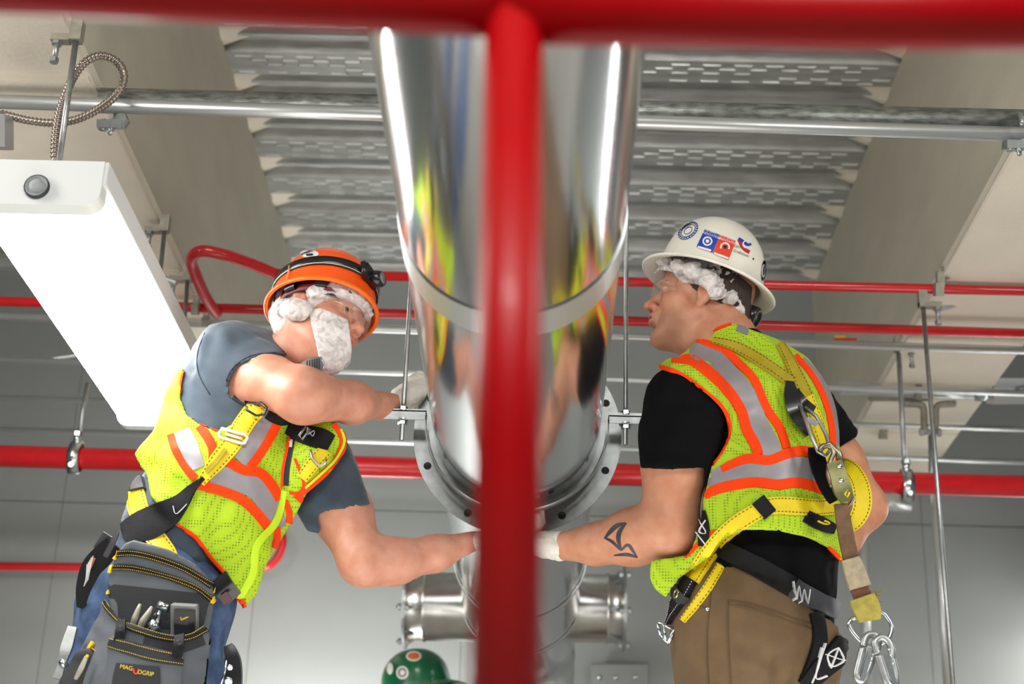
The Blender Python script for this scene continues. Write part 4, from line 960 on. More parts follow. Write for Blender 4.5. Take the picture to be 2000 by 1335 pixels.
# ------------------------------------------------------------------ hard hats (things of their own)
def hat(name, label, c, fwd, up, prof, m, sx, sy, ridge=True, under=None):
    B = frame(fwd, up); e = empty(name, c, label, 'helmet'); mb = MB(); n = 72
    L_ = lambda p: c+B.T @ np.asarray(p, float)
    vs = []; fs = []
    for (r_, h_) in prof:
        for j in range(n):
            a = 2*PI*j/n; rr = r_; hh = h_
            if ridge and h_ > .02: rr = r_+0; hh = h_+.005*math.exp(-(math.sin(a)*r_/.012)**2)*(1 if r_ < .11 else 0)*min(1, h_/.06)
            vs.append(L_((rr*sx*math.cos(a), rr*sy*math.sin(a), hh)))
    for i in range(len(prof)-1):
        for j in range(n): fs.append((i*n+j, i*n+(j+1) % n, (i+1)*n+(j+1) % n, (i+1)*n+j))
    mb.add(vs, fs, True); o = mb.build('hat_shell', m, e); md = o.modifiers.new('t', 'SOLIDIFY'); md.thickness = .003; pl = o.data.polygons[5]; md.offset = -1 if Vector(np.array(pl.center)-c).dot(pl.normal) > 0 else 1
    bv = BVHTree.FromPolygons([list(v) for v in vs], fs); return e, bv, B, L_
dome = lambda r_, h_, k, z0=0: [(r_*math.sin(a)**.9, z0+h_*math.cos(a)**.9) for a in np.linspace(.001, PI/2-.0001, k)]
# white full-brim
hc = at(1388, 541, 3.31); hup = math.sin(R(19))*FW+math.cos(R(19))*(math.sin(R(20))*RT+math.cos(R(20))*UP); hfw = -(math.cos(R(20))*RT-math.sin(R(20))*UP)
eW, bvW, BW, LW = hat('hard_hat', 'scuffed ivory full-brim hard hat covered in stickers', hc, hfw, hup, dome(.121, .143, 18)+[(.122, -.004), (.126, -.008), (.135, -.013), (.150, -.019), (.1555, -.021), (.1575, -.018)][:6], 'white_hat', 1.0, .87)
m = MB(); n = 60; m.sweep([LW((.1555*math.cos(a), .1555*.87*math.sin(a), -.0215)) for a in np.linspace(0, 2*PI, n, endpoint=False)], .0024, 8, closed=True, caps=False); m.build('brim_edge', 'white_hat', eW)
# suspension: headband, webbing straps, ratchet knob
m = MB(); m.sweep([LW((.098*math.cos(a)-.004, .083*math.sin(a), -.026-.018*(math.cos(a) < -.2)*abs(math.cos(a)))) for a in np.linspace(0, 2*PI, 50, endpoint=False)], .013, 8, closed=True, caps=False, up=BW[2], flat=1.); 
o = MB(); vs = []; fs = []
for j, a in enumerate(np.linspace(0, 2*PI, 60)):
    dz = -.028-.022*max(0, -math.cos(a))**1.5
    for q, h_ in ((0, -.015), (0, .015), (.003, .015), (.003, -.015)): vs.append(LW(((.098+q)*math.cos(a)-.004, (.082+q)*math.sin(a), dz+h_)))
for j in range(59):
    for q in range(4): fs.append((4*j+q, 4*j+(q+1) % 4, 4*j+4+(q+1) % 4, 4*j+4+q))
o.add(vs, fs, True).build('headband', 'greyplastic', eW)
o = MB(); o.sweep([LW((-.07, -.055, -.045)), LW((-.095, -.03, -.058)), LW((-.108, 0, -.062)), LW((-.095, .03, -.058)), LW((-.07, .055, -.045))], .016, 10, up=BW[2]); o.build('ratchet_band', 'blackplastic', eW)
o = MB(); kq = LW((-.118, .012, -.063)); o.lathe(kq, nrm(BW.T @ np.array((-1, .5, -.25))), [(.026, -.012), (.027, .006), (.024, .012), (.018, .013), (.016, .009), (0, .009)], 24); o.build('ratchet_knob', 'blackplastic', eW)
o = MB(); o.lathe(kq, nrm(BW.T @ np.array((-1, .5, -.25))), [(.0215, .013), (.020, .0145), (.0185, .013)], 24); o.build('knob_ring', 'greyplastic', eW)
for a in (25, 70, 115, 160): 
    o = MB(); t = R(a); o.obox(LW((.103*math.cos(t), .088*math.sin(t), .0)), (BW.T @ np.array((-math.sin(t), math.cos(t), 0)), BW.T @ np.array((0, 0, 1)), BW.T @ np.array((math.cos(t), math.sin(t), 0))), (.011, .028, .001)); o.build('suspension_strap', 'greyplastic', eW)
Z4 = lambda P: [(1200+.2397*x, 400+.2397*y) for x, y in P]
M['st_blue'] = mat('sticker_blue', lin(28, 62, 168), .4); M['st_red'] = mat('sticker_orange_red', lin(228, 62, 28), .4); M['st_white'] = mat('sticker_white', lin(236, 234, 230), .4); M['st_ink'] = mat('sticker_ink', lin(30, 34, 60), .5); M['st_navy'] = mat('sticker_navy', lin(60, 76, 130), .5)
def arcpts(cx, cy, rx, ry, rot, a0, a1, n=20):
    out = []
    for a in np.linspace(R(a0), R(a1), n): x, y = rx*math.cos(a), ry*math.sin(a); out.append((cx+x*math.cos(R(rot))-y*math.sin(R(rot)), cy+x*math.sin(R(rot))+y*math.cos(R(rot))))
    return out
def text_on(name, bv, txt, cx, cy, size, rot, m, parent, lift=.001, shear=0, sx=1.):
    cu = bpy.data.curves.new(name, 'FONT'); cu.body = txt; cu.size = 1; cu.align_x = 'CENTER'; cu.align_y = 'CENTER'; ob = bpy.data.objects.new(name, cu); C.objects.link(ob)
    dg = bpy.context.evaluated_depsgraph_get(); me = bpy.data.meshes.new_from_object(ob.evaluated_get(dg)); bpy.data.objects.remove(ob)
    c, s_ = math.cos(R(rot)), math.sin(R(rot)); vs = []
    p0, n0 = hit(bv, cx, cy)
    for v in me.vertices:
        x, y = v.co.x*size*sx+shear*v.co.y*size, -v.co.y*size; p, nn_ = hit(bv, cx+x*c-y*s_, cy+x*s_+y*c)
        if p is None or abs(dep(p)-dep(p0)) > .08: p, nn_ = p0, n0
        vs.append(p+nn_*lift)
    return MB().add(vs, [tuple(p.vertices) for p in me.polygons]).build(name, m, parent)
sB = patch('blue_sticker', bvW, Z4([(735, 200), (860, 245), (800, 392), (668, 345)]), 'st_blue', eW, .0010); sR = patch('orange_sticker', bvW, Z4([(862, 245), (990, 295), (928, 450), (800, 398)]), 'st_red', eW, .0010)
patch('print_panel', bvW, Z4([(683, 335), (793, 367), (787, 384), (676, 350)]), 'st_white', sB, .0016); patch('print_panel', bvW, Z4([(815, 388), (930, 428), (924, 445), (808, 403)]), 'st_white', sR, .0016)
text_on('lettering', bvW, 'SITE SAFETY\nORIENTATION', *Z4([(786, 236)])[0], 6.2, 19, 'st_white', sB, .0018); text_on('lettering', bvW, 'SITE SAFETY\nORIENTATION', *Z4([(925, 285)])[0], 6.2, 19, 'st_white', sR, .0018)
for cx, cy, P_ in ((758, 298, sB), (900, 345, sR)):
    q = Z4([(cx, cy)])[0]
    drape('emblem_ring', bvW, arcpts(*q, 8.5, 8, 0, 0 if P_ is sB else 160, 360 if P_ is sB else 390), 3.0, 'st_white', P_, lift=.0018, cols=3, step=2)
    patch('emblem_centre', bvW, arcpts(*q, 4, 4, 0, 0, 340, 10), 'st_white' if P_ is sB else 'st_ink', P_, .0018)
q = Z4([(602, 212)])[0]
rs = patch('round_sticker', bvW, arcpts(*q, 24, 15, -38, 0, 345, 24), 'st_white', eW, .0008)
for k_ in (1, .72, .42): drape('seal_ring', bvW, arcpts(*q, 22*k_, 13.5*k_, -38, 0, 360), 1.5, 'st_navy', rs, lift=.0014, cols=3, step=2)
for a in range(0, 360, 18): x, y = arcpts(*q, 19, 11.6, -38, a, a, 1)[0]; drape('seal_print', bvW, [(x-1.6, y), (x+1.6, y-1)], 2.2, 'st_navy', rs, lift=.0014, cols=2, step=1)
sc_ = drape('script_sticker', bvW, Z4([(1015, 280), (1035, 330), (1060, 365), (1100, 385)]), 7, mat('sticker_crimson', lin(176, 40, 54), .4), eW, lift=.001, cols=3, step=3)
drape('flag_stroke', bvW, Z4([(1010, 275), (1050, 300), (1085, 330), (1110, 318)]), 5, 'st_blue', sc_, lift=.0016, cols=3, step=2); drape('flag_stroke', bvW, arcpts(*Z4([(1072, 322)])[0], 7, 7, 0, 40, 330), 2.5, 'st_white', sc_, lift=.002, cols=3, step=2)
text_on('lettering', bvW, 'Craftsmen', *Z4([(1030, 395)])[0], 7.5, 20, 'st_ink', sc_, .0022); text_on('lettering', bvW, 'DEIT', *Z4([(1002, 345)])[0], 6.5, 20, 'st_ink', sc_, .0022)
o = patch('round_sticker', bvW, arcpts(*Z4([(1213, 535)])[0], 4.5, 21, 5, 0, 345, 20), 'st_ink', eW, .001); drape('seal_ring', bvW, arcpts(*Z4([(1212, 535)])[0], 2.6, 14, 5, 0, 360), 1.4, 'st_white', o, lift=.0016, cols=3, step=2)
for x, y in ((1131, 440), (250, 475)):
    p, n_ = hit(bvW, *Z4([(x, y)])[0])
    if p is not None: MB().lathe(p, n_, [(.0028, 0), (.0026, .001), (0, .0016)], 12).build('rivet', 'dark', eW)
# safety glasses
def glasses(O, B, label, drop=0, m='glass'):
    e = empty('safety_glasses', O+B.T @ np.array((.1, 0, .01)), label, 'glasses'); vs = []; fs = []
    n = 29
    for i, t in enumerate(np.linspace(-1, 1, n)):
        a = t*R(78); x = .045+.078*math.cos(a); y = .076*math.sin(a); hh = .021*(1-.35*abs(t)**3)-(.009*math.exp(-(t/.09)**2))
        for z, q in ((.013+.018, -.003), (.013, 0), (.013-hh, -.003)): vs.append(O+B.T @ np.array((x+q, y, z+drop)))
    for i in range(n-1):
        for j in range(2): fs.append((3*i+j, 3*i+j+1, 3*i+4+j, 3*i+3+j))
    o = MB().add(vs, fs, True).build('lens', m, e); md = o.modifiers.new('t', 'SOLIDIFY'); md.thickness = .002
    rim = [Vector(vs[3*i]) for i in range(n)]; MB().sweep(rim, .0013, 6).build('brow_bar', 'glass', e)
    for y in (-1, 1): MB().sweep([O+B.T @ np.array(p) for p in ((.06, y*.0745, .026+drop), (.03, y*.079, .024), (-.002, y*.082, .022), (-.02, y*.084, .008))], .0022, 6).build('temple_arm', 'glass', e)
    return e
glasses(Oh, Bh, 'clear safety glasses on the man in the ivory hard hat')
# ------------------------------------------------------------------ harness and lanyard of the right man
hz = empty('safety_harness', at(1550, 760, 3.2), 'yellow and black safety harness over the lime vest of the man in the ivory hat', 'harness')
bvall = bvh_of((Vt, Ft), (Vv, Fv), (Vp, Fp))
def hs(nm, ln, w_, mm, lf=.006, dashes=.0045, dm='stitch_dark', par=hz, **k): return drape(nm, bvall, ln, w_, mm, par, lift=lf, cols=5, dashes=dashes, dm=dm, **k)
hs('shoulder_strap', [(1392, 667, 12), (1429, 675, 18), (1472, 698), (1515, 726), (1552, 752)], 22, 'webbing_dull')
hs('shoulder_strap', [(1521, 672, 14), (1540, 705, 20), (1557, 740), (1574, 776)], 23, 'webbing_dull')
hs('back_strap', [(1572, 775), (1590, 820), (1606, 870), (1622, 930)], 24, 'webbing')
hs('seat_strap', [(1630, 988), (1590, 992), (1562, 990), (1504, 988), (1475, 1001), (1432, 1028), (1403, 1057), (1372, 1100), (1352, 1132)], 32, 'webbing')
hs('seat_strap', [(1408, 1104, 16), (1384, 1146, 18), (1358, 1182, 16), (1334, 1212, 12)], 17, 'webbing', .003)
hs('strap_keeper', [(1478, 978), (1502, 1006)], 26, 'black_web', .009, None)
hs('waist_strap', [(1405, 1070, 30), (1440, 1088), (1490, 1114), (1547, 1147)], 38, 'black_web', .006, None)
k_ = hs('waist_strap', [(1545, 1146), (1590, 1173), (1620, 1186), (1655, 1196)], 36, 'grey_web', .009, None)
hs('zigzag_stitching', [(1544, 1136, 1.5), (1549, 1180), (1554, 1138), (1560, 1184), (1565, 1146), (1572, 1188), (1577, 1152)], 1.6, 'stitch_white', .0105, None, smooth=False)
hs('side_strap', [(1371, 998, 14), (1376, 1030, 22), (1374, 1066, 16)], 20, 'black_web', .005, None)
for ln in ([(1366, 1012), (1385, 1044), (1366, 1040), (1380, 1016)], [(1364, 1040), (1380, 1062)]): hs('cross_stitching', ln, 1.6, 'stitch_white', .0075, None, smooth=False)
hs('leg_strap_end', [(1350, 1132), (1335, 1160), (1318, 1184), (1298, 1212)], 27, 'black_web', .010, .003, 'stitch_white')
hs('leg_strap_loop', [(1318, 1150), (1342, 1176)], 20, 'grey_web', .014, None)
for px_, py_ in ((1331, 1162), (1306, 1195)):
    q, n_ = hit(bvall, px_, py_)
    if q is not None:
        q = q+n_*.013; m = MB(); m.sweep([q+(np.cross(n_, UP)*math.cos(a)+nrm(np.cross(n_, np.cross(n_, UP)))*math.sin(a))*.0085 for a in np.linspace(0, 2*PI, 20, endpoint=False)], .0026, 8, closed=True, caps=False); m.build('grommet', mat('brass_eyelet', lin(210, 195, 160), .3, 1.) if px_ == 1331 else bpy.data.materials['brass_eyelet'], hz)
q, n_ = hit(bvall, 1312, 1230)
if q is None: q = at(1305, 1230, 3.15)
q = q-FW*.02
m = MB()
for a, b in (((1286, 1215), (1318, 1230)), ((1318, 1230), (1306, 1256)), ((1306, 1256), (1290, 1240)), ((1290, 1240), (1284, 1216)), ((1297, 1222), (1300, 1250)), ((1326, 1212), (1303, 1256))): m.cyl(at(*a, q[1]), at(*b, q[1]), .0032, 8)
m.build('leg_buckle', 'zinc', hz)
hs('leg_strap', [(1590, 1196, 22), (1598, 1235, 24), (1594, 1275, 28), (1572, 1334, 30)], 26, 'black_web', .008, None)
xs = hs('leg_strap', [(1646, 1250, 34), (1625, 1280, 40), (1600, 1300, 38), (1572, 1330, 30)], 38, 'black_web', .012, None)
for ln in ([(1628, 1262), (1640, 1286), (1612, 1300), (1604, 1276), (1628, 1262)], [(1628, 1262), (1612, 1300)], [(1640, 1286), (1604, 1276)], [(1604, 1254), (1590, 1300), (1578, 1325)], [(1598, 1262), (1582, 1322), (1606, 1312)]): hs('cross_stitching', ln, 1.8, 'stitch_white', .0145, None, smooth=False)
# back plate, D-ring, black pad
Yb = float(hit(bvall, 1560, 790)[0][1])
ribbon('back_pad', [at(1542, 748, Yb-.012), at(1545, 775, Yb-.03), at(1555, 805, Yb-.035), at(1572, 838, Yb-.015), at(1578, 850, Yb-.01)], [.018, .030, .032, .016, .006], 'blackplastic', hz, th=.007)
ribbon('back_plate', [at(1552, 765, Yb-.02), at(1568, 788, Yb-.03), at(1588, 800, Yb-.02)], [.02, .026, .018], 'blackplastic', hz, th=.006)
o = MB(); o.sweep([at(1562, 792, Yb-.045), at(1574, 820, Yb-.06), at(1584, 850, Yb-.07), at(1598, 882, Yb-.075), at(1612, 890, Yb-.075), at(1622, 878, Yb-.07), at(1612, 845, Yb-.06), at(1594, 812, Yb-.05), at(1572, 795, Yb-.045)], .0042, 10); o.build('back_dee_ring', 'galv', hz)
ribbon('dee_ring_bar', [at(1576, 818, Yb-.055), at(1597, 828, Yb-.058)], .012, 'galv', hz, th=.003)
ribbon('lower_pad', [at(1590, 880, Yb-.02), at(1602, 915, Yb-.05), at(1616, 948, Yb-.05), at(1628, 975, Yb-.03)], [.026, .033, .034, .026], 'black_cloth', hz, th=.010)
hs('care_label', [(1572, 1008, 22), (1600, 1022, 26), (1628, 1034, 18)], 24, 'black_web', .006, None)
hs('label_print', [(1592, 1018), (1606, 1026), (1620, 1022), (1604, 1018)], 3, 'stitch_yellow', .008, None)
ribbon('loose_webbing_loop', [at(1640, 905, 3.44), at(1662, 915, 3.38), at(1680, 945, 3.34), at(1684, 985, 3.33), at(1672, 1015, 3.33), at(1655, 1030, 3.34)], [.030, .036, .040, .042, .036, .028], 'webbing', hz, dashes=.0045)
# lanyard: hook, strap, wrapped grip, ring and snap hooks
Yn = Yb-.09
ly = empty('lanyard', at(1620, 880, Yn), 'worn brown lanyard hanging from the back ring, with steel hooks at its end', 'lanyard')
M['olive'] = mat('olive_steel', lin(120, 118, 76), .4, .6, noise=.2, nscale=60); M['hooksteel'] = mat('hook_steel', lin(150, 140, 120), .35, .9, noise=.2, nscale=60)
o = MB(); o.sweep(spline([at(1626, 950, Yn), at(1618, 925, Yn), at(1622, 900, Yn), at(1628, 885, Yn), at(1622, 872, Yn), at(1608, 871, Yn), at(1600, 880, Yn)], 5), [.0055]*24+[.0065]*5+[.005]*2, 10); o.build('hook_nose', 'hooksteel', ly)
o = MB(); o.sweep([at(1604, 872, Yn), at(1620, 866, Yn), at(1638, 884, Yn), at(1644, 910, Yn)], [.004, .006, .007, .008], 10); o.build('hook_arm', 'hooksteel', ly)
ribbon('hook_body', [at(1628, 905, Yn-.006), at(1636, 925, Yn-.01), at(1645, 955, Yn-.01), at(1656, 978, Yn-.006)], [.030, .034, .036, .026], 'olive', ly, th=.009)
for a in ((1640, 910), (1643, 938)): m = MB(); m.lathe(at(*a, Yn-.019), -FW, [(.0058, -.003), (.0052, .002), (0, .003)], 14); m.build('hook_rivet', 'zinc', ly)
o = MB(); o.sweep([at(1650, 965, Yn-.018), at(1655, 955, Yn-.018), at(1659, 962, Yn-.018), at(1655, 970, Yn-.018)], .0022, 6, closed=True, caps=False); o.build('hook_eye', 'webbing', ly)
o = MB(); o.sweep([at(1659, 962, Yn), at(1668, 972, Yn), at(1656, 992, Yn), at(1640, 998, Yn), at(1630, 985, Yn)], .0035, 8); o.build('eye_loop', 'hooksteel', ly)
Yl2 = Yn
ribbon('lanyard_strap', [at(1642, 984, Yl2), at(1648, 1020, Yl2), at(1656, 1065, Yl2), at(1667, 1105, Yl2), at(1676, 1130, Yl2)], [.026, .030, .031, .032, .034], mat('worn_brown_webbing', lin(112, 84, 58), .8, noise=.35, nscale=60, bump=.4, bscale=300), ly, th=.005)
ribbon('wrapped_tape', [at(1661, 1092, Yl2-.002), at(1670, 1118, Yl2-.002), at(1680, 1148, Yl2-.002)], [.036, .041, .043], mat('frayed_cloth_tape', lin(170, 156, 130), .9, noise=.25, nscale=70, bump=.8, bscale=120), ly, th=.009)
ribbon('strap_end', [at(1676, 1145, Yl2), at(1684, 1162, Yl2), at(1692, 1180, Yl2)], [.034, .036, .038], mat('rust_webbing', lin(110, 70, 44), .8, noise=.3, nscale=60), ly, th=.006)
ye = mat('faded_yellow_webbing', lin(168, 156, 70), .85, noise=.25, nscale=70, bump=.5, bscale=200)
ribbon('strap_loop', [at(1684, 1168, Yl2-.004), at(1693, 1190, Yl2-.006), at(1698, 1212, Yl2-.002)], [.050, .052, .042], ye, ly, th=.010)
m = MB()
for i in range(26): q = at(1704+random.uniform(-3, 12), 1155+random.uniform(-4, 26), Yl2-.01); v = nrm(rng.normal(size=3)-FW*.3); m.sweep([q, q+v*.005+RT*.004, q+v*.009], .0011, 5)
m.build('frayed_ends', ye, ly)['kind'] = 'stuff'
o = MB(); o.sweep(spline([at(1663, 1209, Yl2), at(1658, 1220, Yl2), at(1670, 1240, Yl2), at(1690, 1258, Yl2), at(1712, 1260, Yl2), at(1734, 1248, Yl2), at(1742, 1226, Yl2), at(1734, 1207, Yl2), at(1722, 1196, Yl2), at(1700, 1199, Yl2), at(1663, 1209, Yl2)], 4), .0040, 10); o.build('dee_ring', 'zinc', ly)
def snap(px, py, ang, Y, sc, lab):
    e = empty('snap_hook', at(px, py, Y), lab, 'hook'); c_, s_ = math.cos(R(ang)), math.sin(R(ang)); L_ = lambda x, y, d=0: at(px+(x*c_-y*s_)*sc, py+(x*s_+y*c_)*sc, Y+d)
    MB().sweep(spline([L_(10, 40), L_(15, 22), L_(13, 4), L_(2, -8), L_(-12, -4), L_(-16, 8), L_(-15, 22)], 6), .0072, 10).build('hook_body', 'galv', e)
    MB().sweep(spline([L_(10, 40), L_(10, 60), L_(6, 84), L_(-2, 96), L_(-12, 86), L_(-14, 60), L_(-15, 26)], 6), .0074, 10).build('hook_frame', 'galv', e)
    o = MB(); o.obox(L_(2, 62, -.006), (L_(1, 0)-L_(0, 0), L_(0, 1)-L_(0, 0), FW), (.0045, .030, .0022)); o.build('gate_lever', 'zinc', e)
    for y in (20, 32, 50): m = MB(); m.lathe(L_(10, y, -.006), -FW, [(.003, 0), (.0026, .002), (0, .0026)], 10); m.build('rivet', 'zinc', e)
snap(1705, 1246, 16, Yl2-.012, .9, 'left steel snap hook on the lanyard ring, mostly behind the other'); snap(1722, 1252, -16, Yl2-.03, .95, 'right steel snap hook on the lanyard ring, nearest the frame bottom')

# ================================================================== LEFT MAN (orange helmet, leaning in)
pl_ = empty('person', at(300, 1180, 3.27)*np.array([1, 1, 0]), 'man in orange helmet, washed navy t-shirt and lime vest, leaning right towards the duct', 'person')
LS2, RS2 = at(620, 890, 3.32), at(450, 690, 3.24); pe2 = at(312, 1140, 3.27); nb2 = at(545, 725, 3.29)
A2 = nrm(LS2-RS2); U2 = nrm(nb2-pe2); U2 = nrm(U2-A2*(U2 @ A2)*.6); Fc2 = nrm(np.cross(A2, U2))
if Fc2 @ FW > 0: Fc2 = -Fc2
E3 = np.array([Fc2, A2, U2])
def torso_l(s, g=0.):
    s.cone(at(492, 800, 3.28), at(430, 960, 3.27), .158+g, .142+g, .05, (Fc2, .74)); s.cone(at(430, 960, 3.27), at(320, 1120, 3.27), .142+g, .150+g, .05, (Fc2, .78))
    s.cone(RS2*.9+LS2*.1, LS2*.85+RS2*.15, .066+g, .064+g, .05); s.cone(nb2, RS2, .05+g, .062+g, .05); s.cone(nb2, LS2*.8+RS2*.2, .05+g, .05+g, .04)
    s.ell(at(430, 770, 3.29), (.09+g, .09+g, .13+g), .05, E3)
aR2 = [(455, 712, 3.235, 50), (520, 743, 3.18, 50), (592, 771, 3.13, 53)]; fR2 = [(594, 772, 3.13, 52), (690, 786, 3.25, 38), (745, 792, 3.33, 23), (790, 787, 3.375, 18)]
aL2 = [(620, 895, 3.32, 54), (668, 1000, 3.30, 56), (708, 1092, 3.27, 45)]; fL2 = [(712, 1098, 3.27, 46), (770, 1096, 3.30, 42), (850, 1080, 3.34, 32), (925, 1056, 3.375, 20)]
e1 = .992*RT-.13*UP; n2_ = .13*RT+.992*UP
hup2 = math.sin(R(38))*FW+math.cos(R(38))*n2_; e2 = -math.cos(R(38))*FW+math.sin(R(38))*n2_
hc2 = at(631, 594, 3.24)
th_ = R(28); fw2 = math.cos(th_)*e1+math.sin(th_)*e2
Bh2 = frame(fw2-.22*hup2, hup2); Oh2 = hc2-hup2*.052-nrm(fw2)*.004
s = SDF((-.85, 2.98, .80), (.05, 3.52, 1.60), .0055)
torso_l(s, -.012); chain(s, aR2, .03); chain(s, fR2, .03); chain(s, aL2, .03); chain(s, fL2, .03)
V1, F1 = s.mesh('b')
s = SDF(tuple(Oh2-np.array([.15, .15, .19])), tuple(Oh2+np.array([.17, .15, .17])), .0024)
head_sdf(s, Oh2, Bh2, .96); nt_ = Oh2-Bh2[2]*.04-Bh2[0]*.02
s.cone(nb2, nt_, .062, .058, .02); s.cone(at(585, 730, 3.25), at(600, 655, 3.22), .03, .034, .04)
V2, F2 = s.mesh('h', 1)
b2 = mk('body', [(V1, F1), (V2, F2)], 'skin_l', pl_); set_tint(b2, face_tint(Oh2, Bh2, .0)); eyes(Oh2, Bh2, pl_)
bvb2 = bvh_of((V1, F1)); bvh2 = bvh_of((V2, F2))
# t-shirt
st = SDF((-.88, 2.96, .78), (.02, 3.55, 1.62), .006)
torso_l(st, 0); chain(st, [(452, 705, 3.24, 60), (520, 748, 3.19, 56)], .03, grow=.006); chain(st, [(615, 890, 3.32, 60), (676, 1015, 3.30, 60)], .03, grow=.006)
st.cone(at(330, 1060, 3.24), at(255, 1045, 3.26), .10, .05, .04, (Fc2, .6)); st.cone(at(612, 985, 3.27), at(606, 1025, 3.26), .03, .022, .03)
st.noise(.004, 8, 7)
for p_ in (((400, 660), (390, 720), (420, 790)), ((430, 800), (470, 790), (500, 800)), ((380, 740), (420, 760), (450, 775)), ((480, 620), (520, 660), (545, 690)), ((255, 1010), (280, 1030), (330, 1035)), ((390, 1090), (420, 1110), (440, 1130))): st.fold([at(*q, 3.17) for q in p_], .007, .014)
tee = shell(st, .002, .014)
tee.polycut([(330, 600), (474, 585), (530, 590), (560, 660), (575, 700), (545, 692), (500, 697), (464, 716), (446, 745), (450, 772), (490, 790), (530, 800), (560, 840), (690, 840), (704, 925), (724, 984), (668, 994), (620, 1003), (626, 1042), (600, 1037), (578, 998), (560, 1060), (490, 1170), (430, 1190), (300, 1140), (190, 1060), (205, 1000), (240, 965), (270, 900), (330, 740)], .05)
Vt2, Ft2 = tee.mesh('t'); o = mk('tshirt', [(Vt2, Ft2)], 'navy', pl_); tag(o, 'washed navy t-shirt')
vt = st.clone()
vt.cone(at(430, 960, 3.24), at(470, 1140, 3.22), .125, .04, .05, (FW, .6)); vt.cone(at(330, 880, 3.27), at(300, 940, 3.27), .09, .07, .04); vt.cone(at(640, 850, 3.26), at(600, 940, 3.24), .05, .05, .04)
vt.noise(.003, 8, 9)
for p_ in (((330, 900), (350, 930), (355, 960)), ((350, 880), (375, 920), (370, 960)), ((395, 990), (430, 1010), (450, 1060)), ((420, 1040), (450, 1080), (500, 1090)), ((280, 890), (300, 930), (330, 950)), ((560, 870), (545, 900), (548, 930))): vt.fold([at(*q, 3.12) for q in p_], .007, .012)
vest = shell(vt, .011, .013)
VEST_L = [(361, 719), (355, 740), (352, 775), (365, 808), (388, 826), (425, 841), (470, 820), (500, 790), (540, 810), (600, 815), (657, 824), (674, 846), (679, 872), (658, 906), (632, 936), (600, 962), (571, 1018), (545, 1060), (520, 1102), (502, 1160), (478, 1186), (464, 1172), (440, 1125), (410, 1091), (380, 1050), (342, 1026), (316, 994), (294, 970), (286, 925), (275, 912), (262, 886), (275, 868), (300, 840), (325, 760), (345, 720)]
vest.polycut(VEST_L, .05); Vv2, Fv2 = vest.mesh('v'); vo2 = mk('safety_vest', [(Vv2, Fv2)], 'lime', pl_); tag(vo2, 'lime mesh vest with front zip, silver and orange tape')
bvv2 = bvh_of((Vv2, Fv2)); bva2 = bvh_of((Vt2, Ft2), (Vv2, Fv2))
for nm, ln, w_, mm, lf in [
    ('silver_band', [(536, 806), (510, 846), (484, 880), (466, 900)], 50, G, .0022),
    ('silver_band', [(412, 930), (462, 938), (500, 952), (524, 982), (545, 1030, 30)], 44, G, .0022),
    ('silver_band', [(352, 842, 40), (366, 876, 44), (384, 916, 36)], 44, G, .0022),
    ('orange_trim', [(548, 812), (532, 845), (512, 880), (488, 912)], 17, O_, .0030),
    ('orange_trim', [(432, 892), (456, 908), (480, 920), (507, 922), (532, 950), (546, 975)], 19, O_, .0032),
    ('orange_trim', [(388, 946), (432, 958), (470, 973), (500, 1000), (526, 1032)], 19, O_, .0032),
    ('orange_trim', [(334, 848), (344, 880), (362, 912), (382, 934)], 15, O_, .0028),
    ('orange_trim', [(390, 832), (408, 858), (418, 885), (412, 912)], 18, O_, .0030),
    ('orange_trim', [(361, 719), (354, 760), (366, 802), (392, 826), (425, 840)], 6, O_, .003),
    ('orange_trim', [(316, 990), (342, 1024), (380, 1047), (410, 1088), (440, 1122), (468, 1168)], 9, O_, .003),
    ('orange_trim', [(567, 838), (560, 880), (553, 915), (551, 950)], 6, O_, .003),
    ('orange_trim', [(576, 896), (586, 920), (594, 944), (588, 962), (566, 962)], 5, O_, .003),
    ('orange_trim', [(655, 826), (673, 858), (660, 898), (630, 930), (597, 958), (580, 975)], 18, O_, .003),
    ('lime_binding', [(664, 838), (671, 862), (655, 896), (626, 926), (596, 952)], 4, 'limeplain', .0045),
    ('orange_trim', [(556, 978), (566, 1000), (563, 1020)], 12, O_, .003), ('orange_trim', [(540, 1028), (541, 1050), (536, 1070)], 12, O_, .003),
    ('zip_binding', [(555, 958), (548, 990), (536, 1020), (515, 1046), (500, 1066), (496, 1092), (494, 1120), (478, 1150), (468, 1168)], 13, 'limeplain', .004),
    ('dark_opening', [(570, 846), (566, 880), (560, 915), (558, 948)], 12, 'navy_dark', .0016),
    ('zip_pull', [(472, 1168), (474, 1182)], 10, O_, .006)]:
    drape(nm, bvv2, ln, w_, mm, vo2, lift=lf, cols=7)
drape('shirt_print', bvv2, [(568, 858), (566, 874)], 9, 'st_white', vo2, lift=.003, cols=3)
for ln in ([(553, 686), (525, 690), (500, 692), (476, 701), (462, 712)], [(462, 711), (450, 724), (442, 744)], [(400, 650), (386, 690), (388, 730), (410, 770)]): tubeon('sleeve_seam', bva2, ln, 1.3, 'navy_dark', o, .0005, 6)
drape('sleeve_inner_shade', bva2, [(452, 770), (480, 786), (520, 794)], 14, 'navy_dark', o, lift=.004)  # dark strip painting the shade inside the open sleeve
